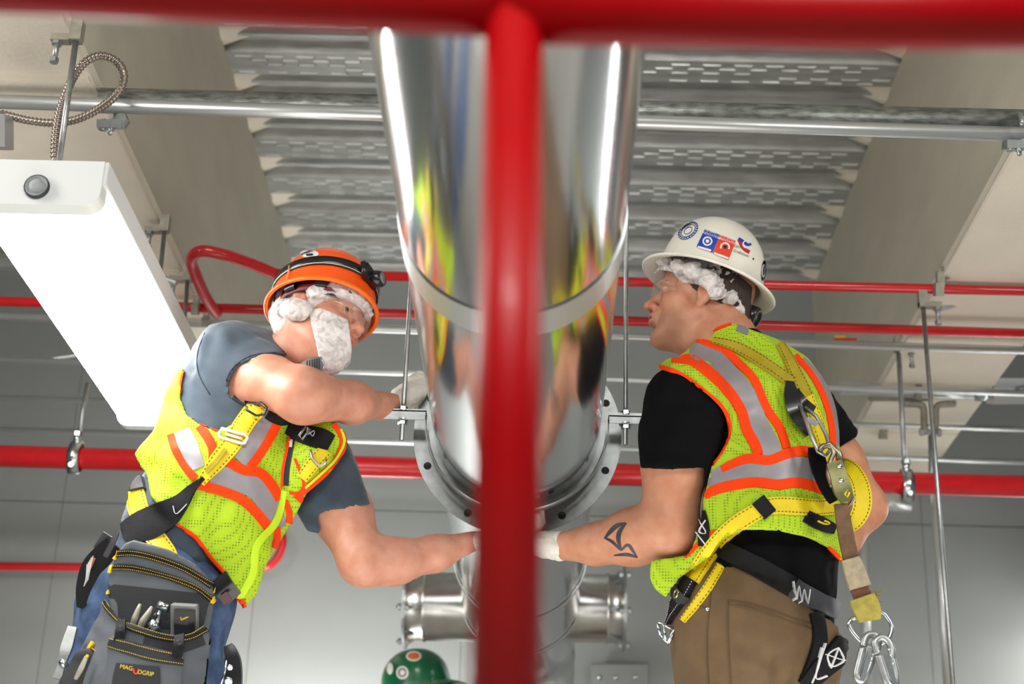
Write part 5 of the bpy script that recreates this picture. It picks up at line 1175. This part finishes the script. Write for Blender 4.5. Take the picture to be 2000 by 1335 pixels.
# jeans
sp = SDF((-1.0, 2.95, -.0), (-.35, 3.6, 1.14), .009)
hA, hB = at(262, 1165, 3.30), at(372, 1180, 3.26)
sp.cone(hA, hB, .105, .095, .05); sp.cone(pe2, at(285, 1190, 3.28), .13, .13, .05)
for h_, dx, dy, r0 in ((hA, -.115, .05, .096), (hB, .03, -.02, .078)):
    k_ = h_+np.array([dx, dy, -.42]); a_ = np.array([k_[0]+dx*.2, k_[1]+.05, .08]); sp.cone(h_, k_, r0, .07, .04); sp.cone(k_, a_, .075, .068, .03)
    b_ = SDF(a_-np.array([.12, .2, .09]), a_+np.array([.2, .14, .1]), .009); b_.cone(a_+np.array([0, 0, .05]), a_+np.array([0, .0, -.02]), .055, .05, .02); b_.cone(a_+np.array([0, .03, -.04]), a_+np.array([.11, -.05, -.045]), .042, .04, .03); b_.halfspace((0, 0, 0.002), (0, 0, -1))
    V_, F_ = b_.mesh('boot'); mk('boot', [(V_, F_)], 'dark', pl_)
sp.noise(.006, 6, 3, stretch=(1, 1, .6), w=.04)
for p_ in (((160, 1250), (185, 1190), (205, 1150)), ((175, 1270), (190, 1220), (210, 1190)), ((430, 1220), (415, 1260), (420, 1300))): sp.fold([at(*q, 3.2) for q in p_], .009, .010, .04)
Vp2, Fp2 = sp.mesh('p'); o = mk('jeans', [(Vp2, Fp2)], 'jeans', pl_); tag(o, 'blue denim jeans')
# gloves
s = SDF(at(790, 790, 3.37)-np.array([.06, .10, .09]), at(790, 790, 3.37)+np.array([.14, .16, .13]), .0032)
Wq = at(786, 784, 3.375); hand_sdf(s, Wq, nrm(at(828, 742, 3.41)-Wq), (.5, .9, 0), (-.8, -.2, .6), (.3, .6, .4), 1.18); s.cone(at(776, 791, 3.36), Wq, .026, .030, .01); s.noise(.0015, 40, 3)
V_, F_ = s.mesh('g', 1); gl = mk('work_glove', [(V_, F_)], 'glove', pl_); tag(gl, 'white work glove'); MB().sweep([at(774, 791, 3.362), at(781, 789, 3.368), at(788, 785, 3.372)], [.0265, .028, .029], 20).build('glove_cuff', 'glove_cuff', gl)
s = SDF(at(935, 1060, 3.37)-np.array([.06, .08, .08]), at(935, 1060, 3.37)+np.array([.17, .14, .11]), .0032)
Wq = at(932, 1056, 3.378); hand_sdf(s, Wq, (1, .12, .12), UP, (0, -1, .2), (.3, .7, .55), 1.08); V_, F_ = s.mesh('g', 1); gl = mk('work_glove', [(V_, F_)], 'glove', pl_); tag(gl, 'pale work glove')
# hair, hair net, beard net
s = SDF(Oh2-.17, Oh2+.17, .0036); s.ell(Oh2+Bh2.T @ np.array((-.012, 0, .045)), (.106, .083, .09), .01, Bh2); s.ell(Oh2+Bh2.T @ np.array((.05, 0, .05)), (.066, .074, .05), .02, Bh2)
s.cone(Oh2+Bh2.T @ np.array((-.05, 0, -.02)), Oh2+Bh2.T @ np.array((-.06, 0, .03)), .065, .07, .02)
for p, r_ in (((578, 604, 3.14), .027), ((620, 570, 3.15), .018), ((556, 600, 3.18), .022)): s.ell(at(*p), (r_*1.3, r_*.8, r_), .01)
s.noise(.0034, 22, 21, ridged=True); s.noise(.0014, 60, 22, ridged=True)
hn = shell(s, .001, .009); hn.polycut([(522, 590), (545, 560), (593, 540), (650, 540), (690, 548), (722, 575), (742, 612), (730, 640), (712, 622), (706, 605), (688, 592), (660, 583), (636, 588), (616, 601), (613, 612), (602, 634), (576, 642), (548, 660), (535, 652), (524, 620)], .06)
V_, F_ = hn.mesh('hn', 1); o = mk('hair_net', [(V_, F_)], 'net', pl_); tag(o, 'white crinkled hair net')
s = SDF(Oh2-.19, Oh2+.18, .0036); head_sdf(s, Oh2, Bh2, .96); s.d -= F4(.006)
s.cone(Oh2+Bh2.T @ np.array((.06, 0, -.06)), Oh2+Bh2.T @ np.array((.06, -.01, -.115)), .055, .03, .03)
s.noise(.0024, 24, 31, ridged=True); s.noise(.0012, 70, 32, ridged=True)
hn = shell(s, .001, .007); hn.polycut([(601, 603), (627, 601), (655, 612), (680, 624), (684, 650), (688, 680), (684, 713), (676, 730), (657, 742), (631, 733), (622, 697), (612, 652)], .06)
V_, F_ = hn.mesh('hn', 1); o = mk('beard_net', [(V_, F_)], 'net', pl_); tag(o, 'white crinkled beard net')
# orange climbing-style helmet
eO, bvO, BO, LO = hat('hard_hat', 'orange hard hat with rolled rim and a black headlamp strap', hc2, fw2, hup2, dome(.120, .132, 18)+[(.1205, -.004), (.122, -.012), (.126, -.020), (.130, -.024), (.131, -.022)], 'orange_hat', 1.0, .90, ridge=False)
m = MB(); m.sweep([LO((.1285*math.cos(a), .1285*.9*math.sin(a), -.022)) for a in np.linspace(0, 2*PI, 60, endpoint=False)], .0052, 8, closed=True, caps=False); m.build('rolled_rim', mat('orange_rim', lin(255, 120, 10), .35, coat=.2), eO)
def hband(nm, r0, r1, z0, z1, a0, a1, m_, par, L_, sy=.9, n=40, zf=None):
    vs = []; fs = []
    for a in np.linspace(R(a0), R(a1), n):
        dz = zf(a) if zf else 0
        for r_, z in ((r0, z0), (r0, z1), (r1, z1), (r1, z0)): rr = r_; vs.append(L_((rr*math.cos(a), rr*sy*math.sin(a), z+dz)))
    for j in range(n-1):
        for q in range(4): fs.append((4*j+q, 4*j+(q+1) % 4, 4*j+4+(q+1) % 4, 4*j+4+q))
    return MB().add(vs, fs, True).build(nm, m_, par)
hband('headlamp_strap', .1185, .1235, .020, .044, -170, 170, 'blackplastic', eO, LO, zf=lambda a: .006*math.cos(a))
hband('strap_stripe', .1236, .1242, .022, .024, -170, 170, 'stitch_white', eO, LO, zf=lambda a: .006*math.cos(a))
hband('suspension_band', .100, .104, -.035, -.008, 0, 360, mat('maroon_band', lin(96, 30, 34), .5), eO, LO)
hband('brow_pad', .096, .1, -.045, -.012, -60, 60, 'blackplastic', eO, LO)
for a in (-150, -110, -70, -30): hband('suspension_clip', .104, .115, -.03, .0, a, a+14, 'greyplastic' if a == -150 else 'blackplastic', eO, LO, n=6)
ax = nrm(fw2); q = LO((.132, -.006, .036))
m = MB(); m.lathe(q, ax, [(0, -.014), (.022, -.012), (.0235, .004), (.020, .014), (.016, .017), (0, .016)], 24, sx=1., sy=.85); m.build('headlamp', 'blackplastic', eO)
m = MB(); m.obox(LO((.124, -.02, .036)), (nrm(np.cross(ax, hup2)), hup2, ax), (.026, .018, .005)); m.build('lamp_bracket', 'blackplastic', eO)
m = MB(); m.lathe(q+ax*.0165, ax, [(.014, -.002), (.013, .001), (0, .002)], 20); m.build('lamp_lens', 'greyplastic', eO)
m = MB(); m.cyl(LO((.120, -.05, .052)), LO((.126, -.044, .018)), .007, 10); m.build('strap_buckle', 'blackplastic', eO)
try:
    o = patch('round_sticker', bvO, arcpts(604, 496, 19, 7, 0, 0, 345, 22), 'st_white', eO, .001); text_on('lettering', bvO, 'SAFETY', 604, 493, 5, -2, 'st_ink', o, .0022); patch('print_block', bvO, [(598, 497), (612, 496), (613, 500), (599, 501)], 'st_ink', o, .0022)
except Exception as ex: print('sticker', ex)
m = MB()
for zz in (0, 1): m.sweep([LO((.1255*math.cos(R(-104)), .1255*.9*math.sin(R(-104)), -.02)), LO((.1245*math.cos(R(-104)), .1245*.9*math.sin(R(-104)), .016)), LO((.1245*math.cos(R(-106)), .1245*.9*math.sin(R(-106)), .034))], .0022, 6)
m.build('strap_clip', mat('pale_clip', lin(255, 190, 130), .4), eO)
glasses(Oh2, Bh2, 'clear safety glasses on the man in the orange helmet')
# radio microphone under the chin
q = at(610, 712, 3.12); e = empty('clip_microphone', q, 'small ribbed grey microphone clipped under the beard net', 'microphone')
ribbon('microphone_body', [at(594, 716, 3.13), at(612, 710, 3.11), at(630, 708, 3.11)], [.018, .026, .026], 'greyplastic', e, th=.008)
for t in np.linspace(0, 1, 6): m = MB(); m.obox(at(600+24*t, 714-5*t, 3.098), (RT, UP, FW), (.0011, .011, .0015)); m.build('grille_rib', 'dark', e)
m = MB(); m.sweep([at(622, 697, 3.105), at(633, 706, 3.10), at(631, 722, 3.105)], .0018, 6); m.build('clip_wire', 'zinc', e)
# harness of the left man
hl = empty('safety_harness', at(470, 850, 3.15), 'yellow and black safety harness on the leaning man in the orange helmet', 'harness')
bvL = bvh_of((Vt2, Ft2), (Vv2, Fv2), (Vp2, Fp2))
def hs2(nm, ln, w_, mm, lf=.006, dashes=.0045, dm='stitch_dark', **k): return drape(nm, bvL, ln, w_, mm, hl, lift=lf, cols=5, dashes=dashes, dm=dm, **k)
hs2('shoulder_strap', [(503, 790, 40), (478, 826, 38), (455, 864, 38), (425, 902, 34), (404, 928, 22), (392, 944, 16)], 38, 'webbing', .007)
hs2('shoulder_strap', [(440, 880, 8), (424, 902, 9), (404, 922, 9)], 9, 'webbing_dull', .012, None)
hs2('waist_strap', [(398, 934, 8), (376, 954, 16), (356, 980, 30), (330, 1002, 52), (296, 1022, 60), (268, 1036, 56), (246, 1050, 46)], 50, 'black_web', .008, None)
hs2('leg_strap', [(262, 955), (272, 995), (290, 1030), (318, 1070), (330, 1100)], 40, 'webbing', .005)
hs2('strap_clip', [(244, 952), (284, 944)], 24, 'grey_web', .012, None)
hs2('clip_tab', [(244, 930, 8), (262, 920, 9), (282, 916, 8)], 9, 'webbing', .012, None); hs2('red_tab', [(237, 962), (242, 974)], 12, O_, .010, None)
hs2('box_stitching', [(340, 990), (344, 1010), (352, 1000), (366, 986)], 1.5, 'stitch_white', .0105, None, smooth=False)
hs2('chest_strap', [(560, 836, 22), (590, 848, 34), (628, 858, 40), (645, 866, 34)], 40, 'black_web', .007, None); hs2('box_stitching', [(602, 836), (612, 860), (618, 838), (600, 856), (602, 836)], 1.5, 'stitch_white', .0095, None, smooth=False)
hs2('chest_strap', [(560, 820, 18), (540, 822, 16), (520, 810, 14)], 18, 'black_web', .006, None)
hs2('lower_strap', [(635, 880, 26), (612, 905, 26), (590, 935, 22)], 26, 'webbing', .005)
def loopon(nm, pts, Y, r_, m_, par, closed=True): MB().sweep([at(a, b, Y) for a, b in pts], r_, 8, closed=closed, caps=not closed).build(nm, m_, par)
Yq = float(hit(bvL, 455, 848)[0][1])-.014
loopon('adjuster_buckle', [(428, 845), (433, 836), (478, 848), (484, 854), (478, 865), (470, 865), (428, 853)], Yq, .0032, mat('white_metal', lin(230, 228, 225), .4, .3), hl); loopon('buckle_bar', [(440, 847), (472, 856)], Yq, .0028, 'housing', hl, False)
Yq = float(hit(bvL, 505, 800)[0][1])-.016; loopon('dee_ring', [(478, 784), (482, 800), (500, 811), (516, 809), (521, 796), (510, 786)], Yq, .0028, 'blackplastic', hl)
Yq = float(hit(bvL, 625, 890)[0][1])-.012; loopon('chest_ring', [(606, 878), (610, 896), (624, 910), (636, 906), (636, 896)], Yq, .003, 'galv', hl, False); loopon('chest_ring', [(598, 832), (584, 850), (590, 858), (606, 838)], Yq, .0028, 'galv', hl)
# ---- tool pouch
Yp = 3.13; tp = empty('tool_pouch', at(300, 1200, Yp), 'grey and black tool pouch with yellow stitching on the left man\'s hip', 'pouch')
M['pouch'] = mat('grey_ballistic_fabric', lin(88, 93, 99), .7, noise=.2, nscale=8, bump=.5, bscale=500); M['pouch_dark'] = mat('dark_ballistic_fabric', lin(28, 30, 34), .7, bump=.5, bscale=500)
def slab(lo, hi, prims, poly, name, m_, par, h=.004, nz=None):
    s = SDF(lo, hi, h)
    for p in prims: s.cone(*p)
    if nz: s.noise(*nz)
    s.polycut(poly, .2); V_, F_ = s.mesh(name); o = mk(name, [(V_, F_)], m_, par); return o, bvh_of((V_, F_))
lo = at(100, 1345, 3.0)-np.array([.05, .0, .12]); hi = at(440, 1040, 3.28)+np.array([.03, .03, .03]); lo[1] = 2.95; hi[1] = 3.30
oB, bB = slab(lo, hi, [(at(320, 1130, 3.15), at(308, 1225, 3.15), .125, .115, .03, (FW, .2))], [(229, 1078), (245, 1060), (262, 1054), (300, 1064), (331, 1073), (381, 1100), (419, 1140), (418, 1180), (408, 1230), (370, 1262), (300, 1260), (240, 1232), (218, 1196), (211, 1160), (213, 1120)], 'back_panel', 'pouch', tp)
drape('panel_lining', bB, [(312, 1150, 200), (308, 1190, 190), (305, 1225, 180)], 190, 'pouch_dark', oB, lift=.0015, cols=11)
for ln, w_ in (([(227, 1082), (256, 1079), (293, 1086), (331, 1098), (369, 1114), (414, 1144)], 12), ([(219, 1108), (256, 1108), (306, 1119), (356, 1136), (389, 1151), (414, 1172)], 10)):
    drape('black_trim', bB, ln, w_, 'black_web', oB, lift=.004, dashes=.0022, dm='stitch_yellow', inset=.8, dw=1.)
for a, b in (((229, 1075), (224, 1092)), ((220, 1101), (215, 1118)), ((211, 1152), (212, 1160)), ((421, 1140), (419, 1158)), ((419, 1166), (412, 1178))): drape('bar_tack', bB, [a, ((a[0]+b[0])/2, (a[1]+b[1])/2), b], 6, 'stitch_yellow', oB, lift=.006, cols=3, step=3)
oG, bG = slab(lo, hi, [(at(310, 1225, 3.10), at(270, 1400, 3.08), .118, .125, .03, (FW, .45)), (at(200, 1290, 3.12), at(140, 1400, 3.12), .06, .085, .03, (FW, .5))], [(203, 1160), (210, 1180), (221, 1196), (243, 1216), (293, 1233), (331, 1242), (369, 1241), (404, 1221), (412, 1250), (402, 1340), (330, 1430), (130, 1430), (104, 1380), (146, 1290), (182, 1218), (196, 1180)], 'bag', 'pouch', tp, nz=(.002, 10, 4))
drape('bag_trim', bG, [(203, 1162), (212, 1186), (243, 1218), (293, 1237), (331, 1246), (369, 1245), (402, 1227)], 13, 'black_web', oG, lift=.004, dashes=.0022, dm='stitch_yellow', inset=.2, dw=1.)
drape('bag_trim', bG, [(280, 1252, 26), (340, 1264, 26), (398, 1248, 22)], 24, 'pouch_dark', oG, lift=.0016, cols=7)
oF, bF = slab(lo, hi, [(at(285, 1275, 3.045), at(275, 1400, 3.035), .075, .08, .02, (FW, .35))], [(206, 1240), (212, 1238), (255, 1252), (300, 1265), (358, 1276), (357, 1300), (348, 1430), (190, 1430), (200, 1300)], 'front_pocket', 'pouch', tp)
drape('pocket_trim', bF, [(208, 1252, 20), (255, 1266), (300, 1279), (357, 1289, 22)], 25, 'pouch_dark', oF, lift=.003, dashes=.0022, dm='stitch_yellow', inset=.15, dw=1., cols=7)
lb = drape('label_patch', bF, [(270, 1298, 84), (268, 1320, 92), (264, 1360, 96)], 90, 'pouch_dark', oF, lift=.002, cols=9)
M['st_yel'] = mat('label_yellow', lin(225, 190, 40), .5)
text_on('lettering', bF, 'MAG', 248, 1304, 12, 12, 'st_yel', lb, .0035, sx=.95); text_on('lettering', bF, 'OGRIP', 285, 1315, 12, 10, 'st_yel', lb, .0035, sx=.9)
drape('magnet_emblem', bF, [(262, 1306), (262, 1312), (266, 1317), (271, 1313), (271, 1307)], 3, 'st_red', lb, lift=.0035, cols=3, step=2)
for px_, py_ in ((235, 1226), (349, 1254)):
    ribbon('snap_strap', [at(px_+2, py_-14, 3.035), at(px_, py_+5, 3.02), at(px_-3, py_+26, 3.02)], .019, 'black_web', tp, th=.003); m = MB(); m.lathe(at(px_, py_, 3.014), -FW, [(.0055, 0), (.005, .002), (0, .003)], 14); m.build('snap_button', 'dark', tp)
# side pocket with pen, jean-side straps, right hip piece
oS, bS = slab(lo, hi, [(at(172, 1300, 3.075), at(130, 1400, 3.07), .035, .05, .02, (FW, .5))], [(146, 1236), (165, 1240), (182, 1252), (205, 1270), (196, 1430), (100, 1430), (112, 1340), (130, 1290)], 'side_pocket', 'pouch_dark', tp)
drape('pocket_trim', bS, [(180, 1262), (194, 1272), (203, 1284)], 12, 'black_web', oS, lift=.003, dashes=.002, dm='stitch_yellow', inset=.15, cols=3)
drape('bar_tack', bG, [(184, 1254), (176, 1266), (172, 1278)], 6, 'stitch_yellow', tp, lift=.006, cols=3)
e = empty('pocket_knife', at(160, 1300, 3.03), 'worn folding knife clipped at the pouch side', 'knife'); ribbon('handle', [at(169, 1282, 3.035), at(158, 1306, 3.03), at(147, 1326, 3.03)], [.007, .010, .006], 'clamp', e, th=.003)
MB().cyl(at(170, 1283, 3.03), at(171, 1278, 3.03), .003, 8).build('key_loop', 'stitch_yellow', e)
# tools
e = empty('pliers', at(268, 1215, 3.1), 'pliers with two pale tapered handles standing in the tool pouch', 'pliers')
for a in ([(258, 1226, 6), (264, 1206, 7), (270, 1190, 5.5), (274, 1179, 3)], [(270, 1232, 6), (280, 1212, 8), (290, 1197, 6.5), (297, 1184, 3)]):
    MB().sweep([at(x, y, 3.105) for x, y, r_ in a], [r_*mpp(270, 1200, 3.1) for x, y, r_ in a], 12).build('handle', 'clamp', e)
e = empty('socket_wrench', at(305, 1210, 3.1), 'bright socket wrench with a T-shaped head in the tool pouch', 'wrench')
MB().sweep([at(298, 1240, 3.1), at(304, 1220, 3.1), at(313, 1192, 3.1)], [.007, .0075, .005], 12).build('shaft', 'zinc', e); MB().cyl(at(309, 1180, 3.1), at(329, 1188, 3.1), .0085, 14).build('head', 'zinc', e); MB().cyl(at(296, 1214, 3.09), at(306, 1230, 3.09), .009, 12).build('knurled_collar', 'zinc', e)
e = empty('screwdriver', at(290, 1230, 3.095), 'black screwdriver shank leaning in the tool pouch', 'screwdriver'); MB().cyl(at(284, 1240, 3.09), at(302, 1206, 3.095), .0032, 8).build('shank', 'dark', e); MB().cyl(at(302, 1206, 3.095), at(306, 1198, 3.095), .005, 8).build('tip_collar', 'dark', e)
e = empty('tape_measure', at(360, 1210, 3.1), 'grey tape measure with a yellow emblem in the tool pouch', 'tape measure')
m = MB(); m.obox(at(361, 1214, 3.105), (RT-.06*UP, UP, FW), (.0265, .036, .012)); o = m.build('case', 'greyplastic', e); md = o.modifiers.new('b', 'BEVEL'); md.width = .004; md.segments = 3
m = MB(); m.obox(at(361, 1216, 3.09), (RT-.06*UP, UP, FW), (.0205, .026, .004)); m.build('face_plate', 'blackplastic', o)
MB().sweep([at(352, 1198, 3.083), at(354, 1210, 3.083), at(372, 1202, 3.083), at(374, 1196, 3.083)], .002, 6).build('emblem', 'st_yel', o)
hipb = lambda nm, pts, wd, m_, par=hl, **k: ribbon(nm, [at(*p) for p in pts], wd, m_, par, **k)
hipb('hip_strap', [(222, 1060, 3.12), (200, 1085, 3.13), (178, 1110, 3.14), (163, 1150, 3.16), (158, 1185, 3.2)], [.034, .045, .042, .030, .016], 'black_web', th=.003)
for k_ in range(5): hipb('hip_stitching', [(182-k_*3, 1085+k_*4, 3.118), (176-k_*2, 1112+k_*4, 3.124), (172-k_*2, 1132+k_*3, 3.136)], .0012, 'stitch_white', th=.0008)
hipb('belt_bar', [(229, 1038, 3.09), (220, 1060, 3.09), (206, 1086, 3.10)], [.009, .011, .010], 'grey_web', th=.005)
hipb('hip_webbing', [(212, 1044, 3.12), (192, 1074, 3.13)], .024, 'grey_web', th=.002)
hipb('hip_tab', [(183, 1088, 3.13), (174, 1108, 3.135)], .010, mat('tan_leather', lin(150, 96, 50), .7), th=.003)
hipb('side_belt', [(425, 1128, 3.14), (440, 1150, 3.14), (458, 1166, 3.16)], [.045, .042, .034], 'blackplastic', th=.004); hipb('belt_reflection', [(436, 1160, 3.13), (446, 1176, 3.13)], [.018, .02], mat('maroon_reflection', lin(84, 56, 56), .6), th=.003)  # maroon piece paints a reflection on the black belt
e = empty('hand_tool_holster', at(450, 1300, 3.12), 'black holster with metal rivets low on the right hip of the left man', 'holster')
ribbon('holster_body', [at(448, 1262, 3.13), at(455, 1290, 3.12), at(456, 1330, 3.12), at(452, 1380, 3.12)], [.018, .030, .034, .034], 'blackplastic', e, th=.008)
for a, r_ in (((449, 1303), .006), ((446, 1330), .0085)): m = MB(); m.lathe(at(*a, 3.108), -FW, [(r_, 0), (r_*.9, .002), (r_*.5, .001), (0, .0015)], 16); m.build('rivet', 'zinc', e)
MB().sweep([at(443, 1290, 3.108), at(438, 1318, 3.108), at(430, 1340, 3.108)], .0022, 6).build('wire_clip', 'zinc', e)
e = empty('hip_clamp', at(130, 1280, 3.15), 'pale grey metal piece hanging at the left man\'s far left hip', 'clamp'); ribbon('clamp_frame', [at(142, 1225, 3.16), at(130, 1265, 3.15), at(122, 1295, 3.15), at(112, 1325, 3.15)], [.018, .022, .014, .018], 'galv', e, th=.006); MB().cyl(at(118, 1290, 3.14), at(130, 1300, 3.14), .006, 10).build('pivot', 'zinc', e)

# ================================================================== THIRD MAN (green hat, low in the frame)
Y3m = 5.25; g0 = at(813, 1341, Y3m); up3 = np.array([-.2, .12, 1.]); fw3 = nrm((.97, -.05, .18))
p3 = empty('person', np.array([g0[0], g0[1], 0]), 'man in a green hard hat, only his helmet and brow showing at the bottom', 'person')
B3 = frame(fw3, up3); O3 = g0-B3[2]*.05
s = SDF(O3-np.array([.16, .16, .30]), O3+np.array([.17, .16, .16]), .004); head_sdf(s, O3, B3); s.cone(O3-np.array([.02, 0, .05]), O3-np.array([.04, 0, .24]), .06, .065, .02); Va, Fa = s.mesh('h', 1)
s = SDF((O3[0]-.32, O3[1]-.25, .02), (O3[0]+.30, O3[1]+.3, O3[2]-.14), .012)
s.cone(O3-np.array([.04, 0, .2]), O3-np.array([.04, 0, .3]), .065, .07, .03); s.cone(O3+np.array([-.04, -.15, -.32]), O3+np.array([-.04, .15, -.32]), .075, .075, .05); s.cone(O3+np.array([-.04, 0, -.38]), O3+np.array([-.04, 0, -.78]), .14, .14, .05)
for sg in (-1, 1): s.cone(O3+np.array([-.04, sg*.19, -.34]), O3+np.array([-.02, sg*.22, -.62]), .055, .045, .03); s.cone(O3+np.array([-.02, sg*.22, -.62]), O3+np.array([.15, sg*.18, -.72]), .045, .035, .02)
Vb, Fb = s.mesh('b'); o = mk('body', [(Va, Fa), (Vb, Fb)], 'skin_r', p3); set_tint(o, face_tint(O3, B3, .2)); eyes(O3, B3, p3)
s = SDF((O3[0]-.36, O3[1]-.3, .02), (O3[0]+.34, O3[1]+.34, O3[2]-.2), .014); s.cone(O3+np.array([-.04, -.16, -.33]), O3+np.array([-.04, .16, -.33]), .088, .088, .05); s.cone(O3+np.array([-.04, 0, -.38]), O3+np.array([-.04, 0, -.80]), .155, .155, .05)
for sg in (-1, 1): s.cone(O3+np.array([-.04, sg*.19, -.34]), O3+np.array([-.03, sg*.22, -.5]), .07, .065, .03)
V_, F_ = s.mesh('t'); mk('tshirt', [(V_, F_)], 'navy_dark', p3)
zf = float(O3[2])-.78
s = SDF((O3[0]-.34, O3[1]-.3, .0), (O3[0]+.3, O3[1]+.3, zf+.2), .014)
for sg in (-1, 1): s.cone((O3[0]-.04, O3[1]+sg*.09, zf), (O3[0]-.03, O3[1]+sg*.11, .09), .11, .07, .03)
V_, F_ = s.mesh('t'); mk('trousers', [(V_, F_)], 'jeans', p3)
for sg in (-1, 1):
    m = MB(); m.sweep([(O3[0]-.09, O3[1]+sg*.11, .045), (O3[0]+.0, O3[1]+sg*.11, .05), (O3[0]+.13, O3[1]+sg*.11, .035)], [.04, .05, .034], 14); m.build('boot', 'dark', p3)
hc3 = g0+B3[2]*.0
eG, bvG, BG, LG = hat('hard_hat', 'green cap-style hard hat with round stickers', hc3, fw3, up3, dome(.116, .126, 18)+[(.1175, -.012), (.119, -.024)], 'green_hat', 1., .88)
vs = []; fs = []; n = 25
for a in np.linspace(R(-62), R(62), n):
    e_ = .058*math.cos(a*1.45)**1 if abs(a) < R(62) else 0
    for r_, z in ((.116, -.010), (.118+e_*.6, -.015), (.119+max(e_, 0), -.026)): vs.append(LG((r_*math.cos(a), r_*.88*math.sin(a), z)))
for i in range(n-1):
    for j in range(2): fs.append((3*i+j, 3*i+j+1, 3*i+4+j, 3*i+3+j))
o = MB().add(vs, fs, True).build('peak', 'green_hat', eG); md = o.modifiers.new('t', 'SOLIDIFY'); md.thickness = .004
for c_, r_, m_ in (((808, 1281), (15, 10), 'st_white'), ((786, 1313), (12, 13), 'st_white'), ((762, 1305), (6, 12), 'st_white')):
    try:
        o = patch('round_sticker', bvG, arcpts(*c_, *r_, 0, 0, 345, 20), m_, eG, .001)
        if c_[0] == 808: patch('sticker_print', bvG, arcpts(*c_, 12, 7, 0, 0, 345, 20), mat('orange_print', lin(220, 110, 60), .5), o, .0016)
        elif c_[0] == 786: drape('sticker_print', bvG, arcpts(*c_, 7, 8, 0, 0, 350), 4, mat('mauve_print', lin(130, 110, 130), .5), o, lift=.0016, cols=3, step=2)
    except Exception as ex: print('green sticker', ex)
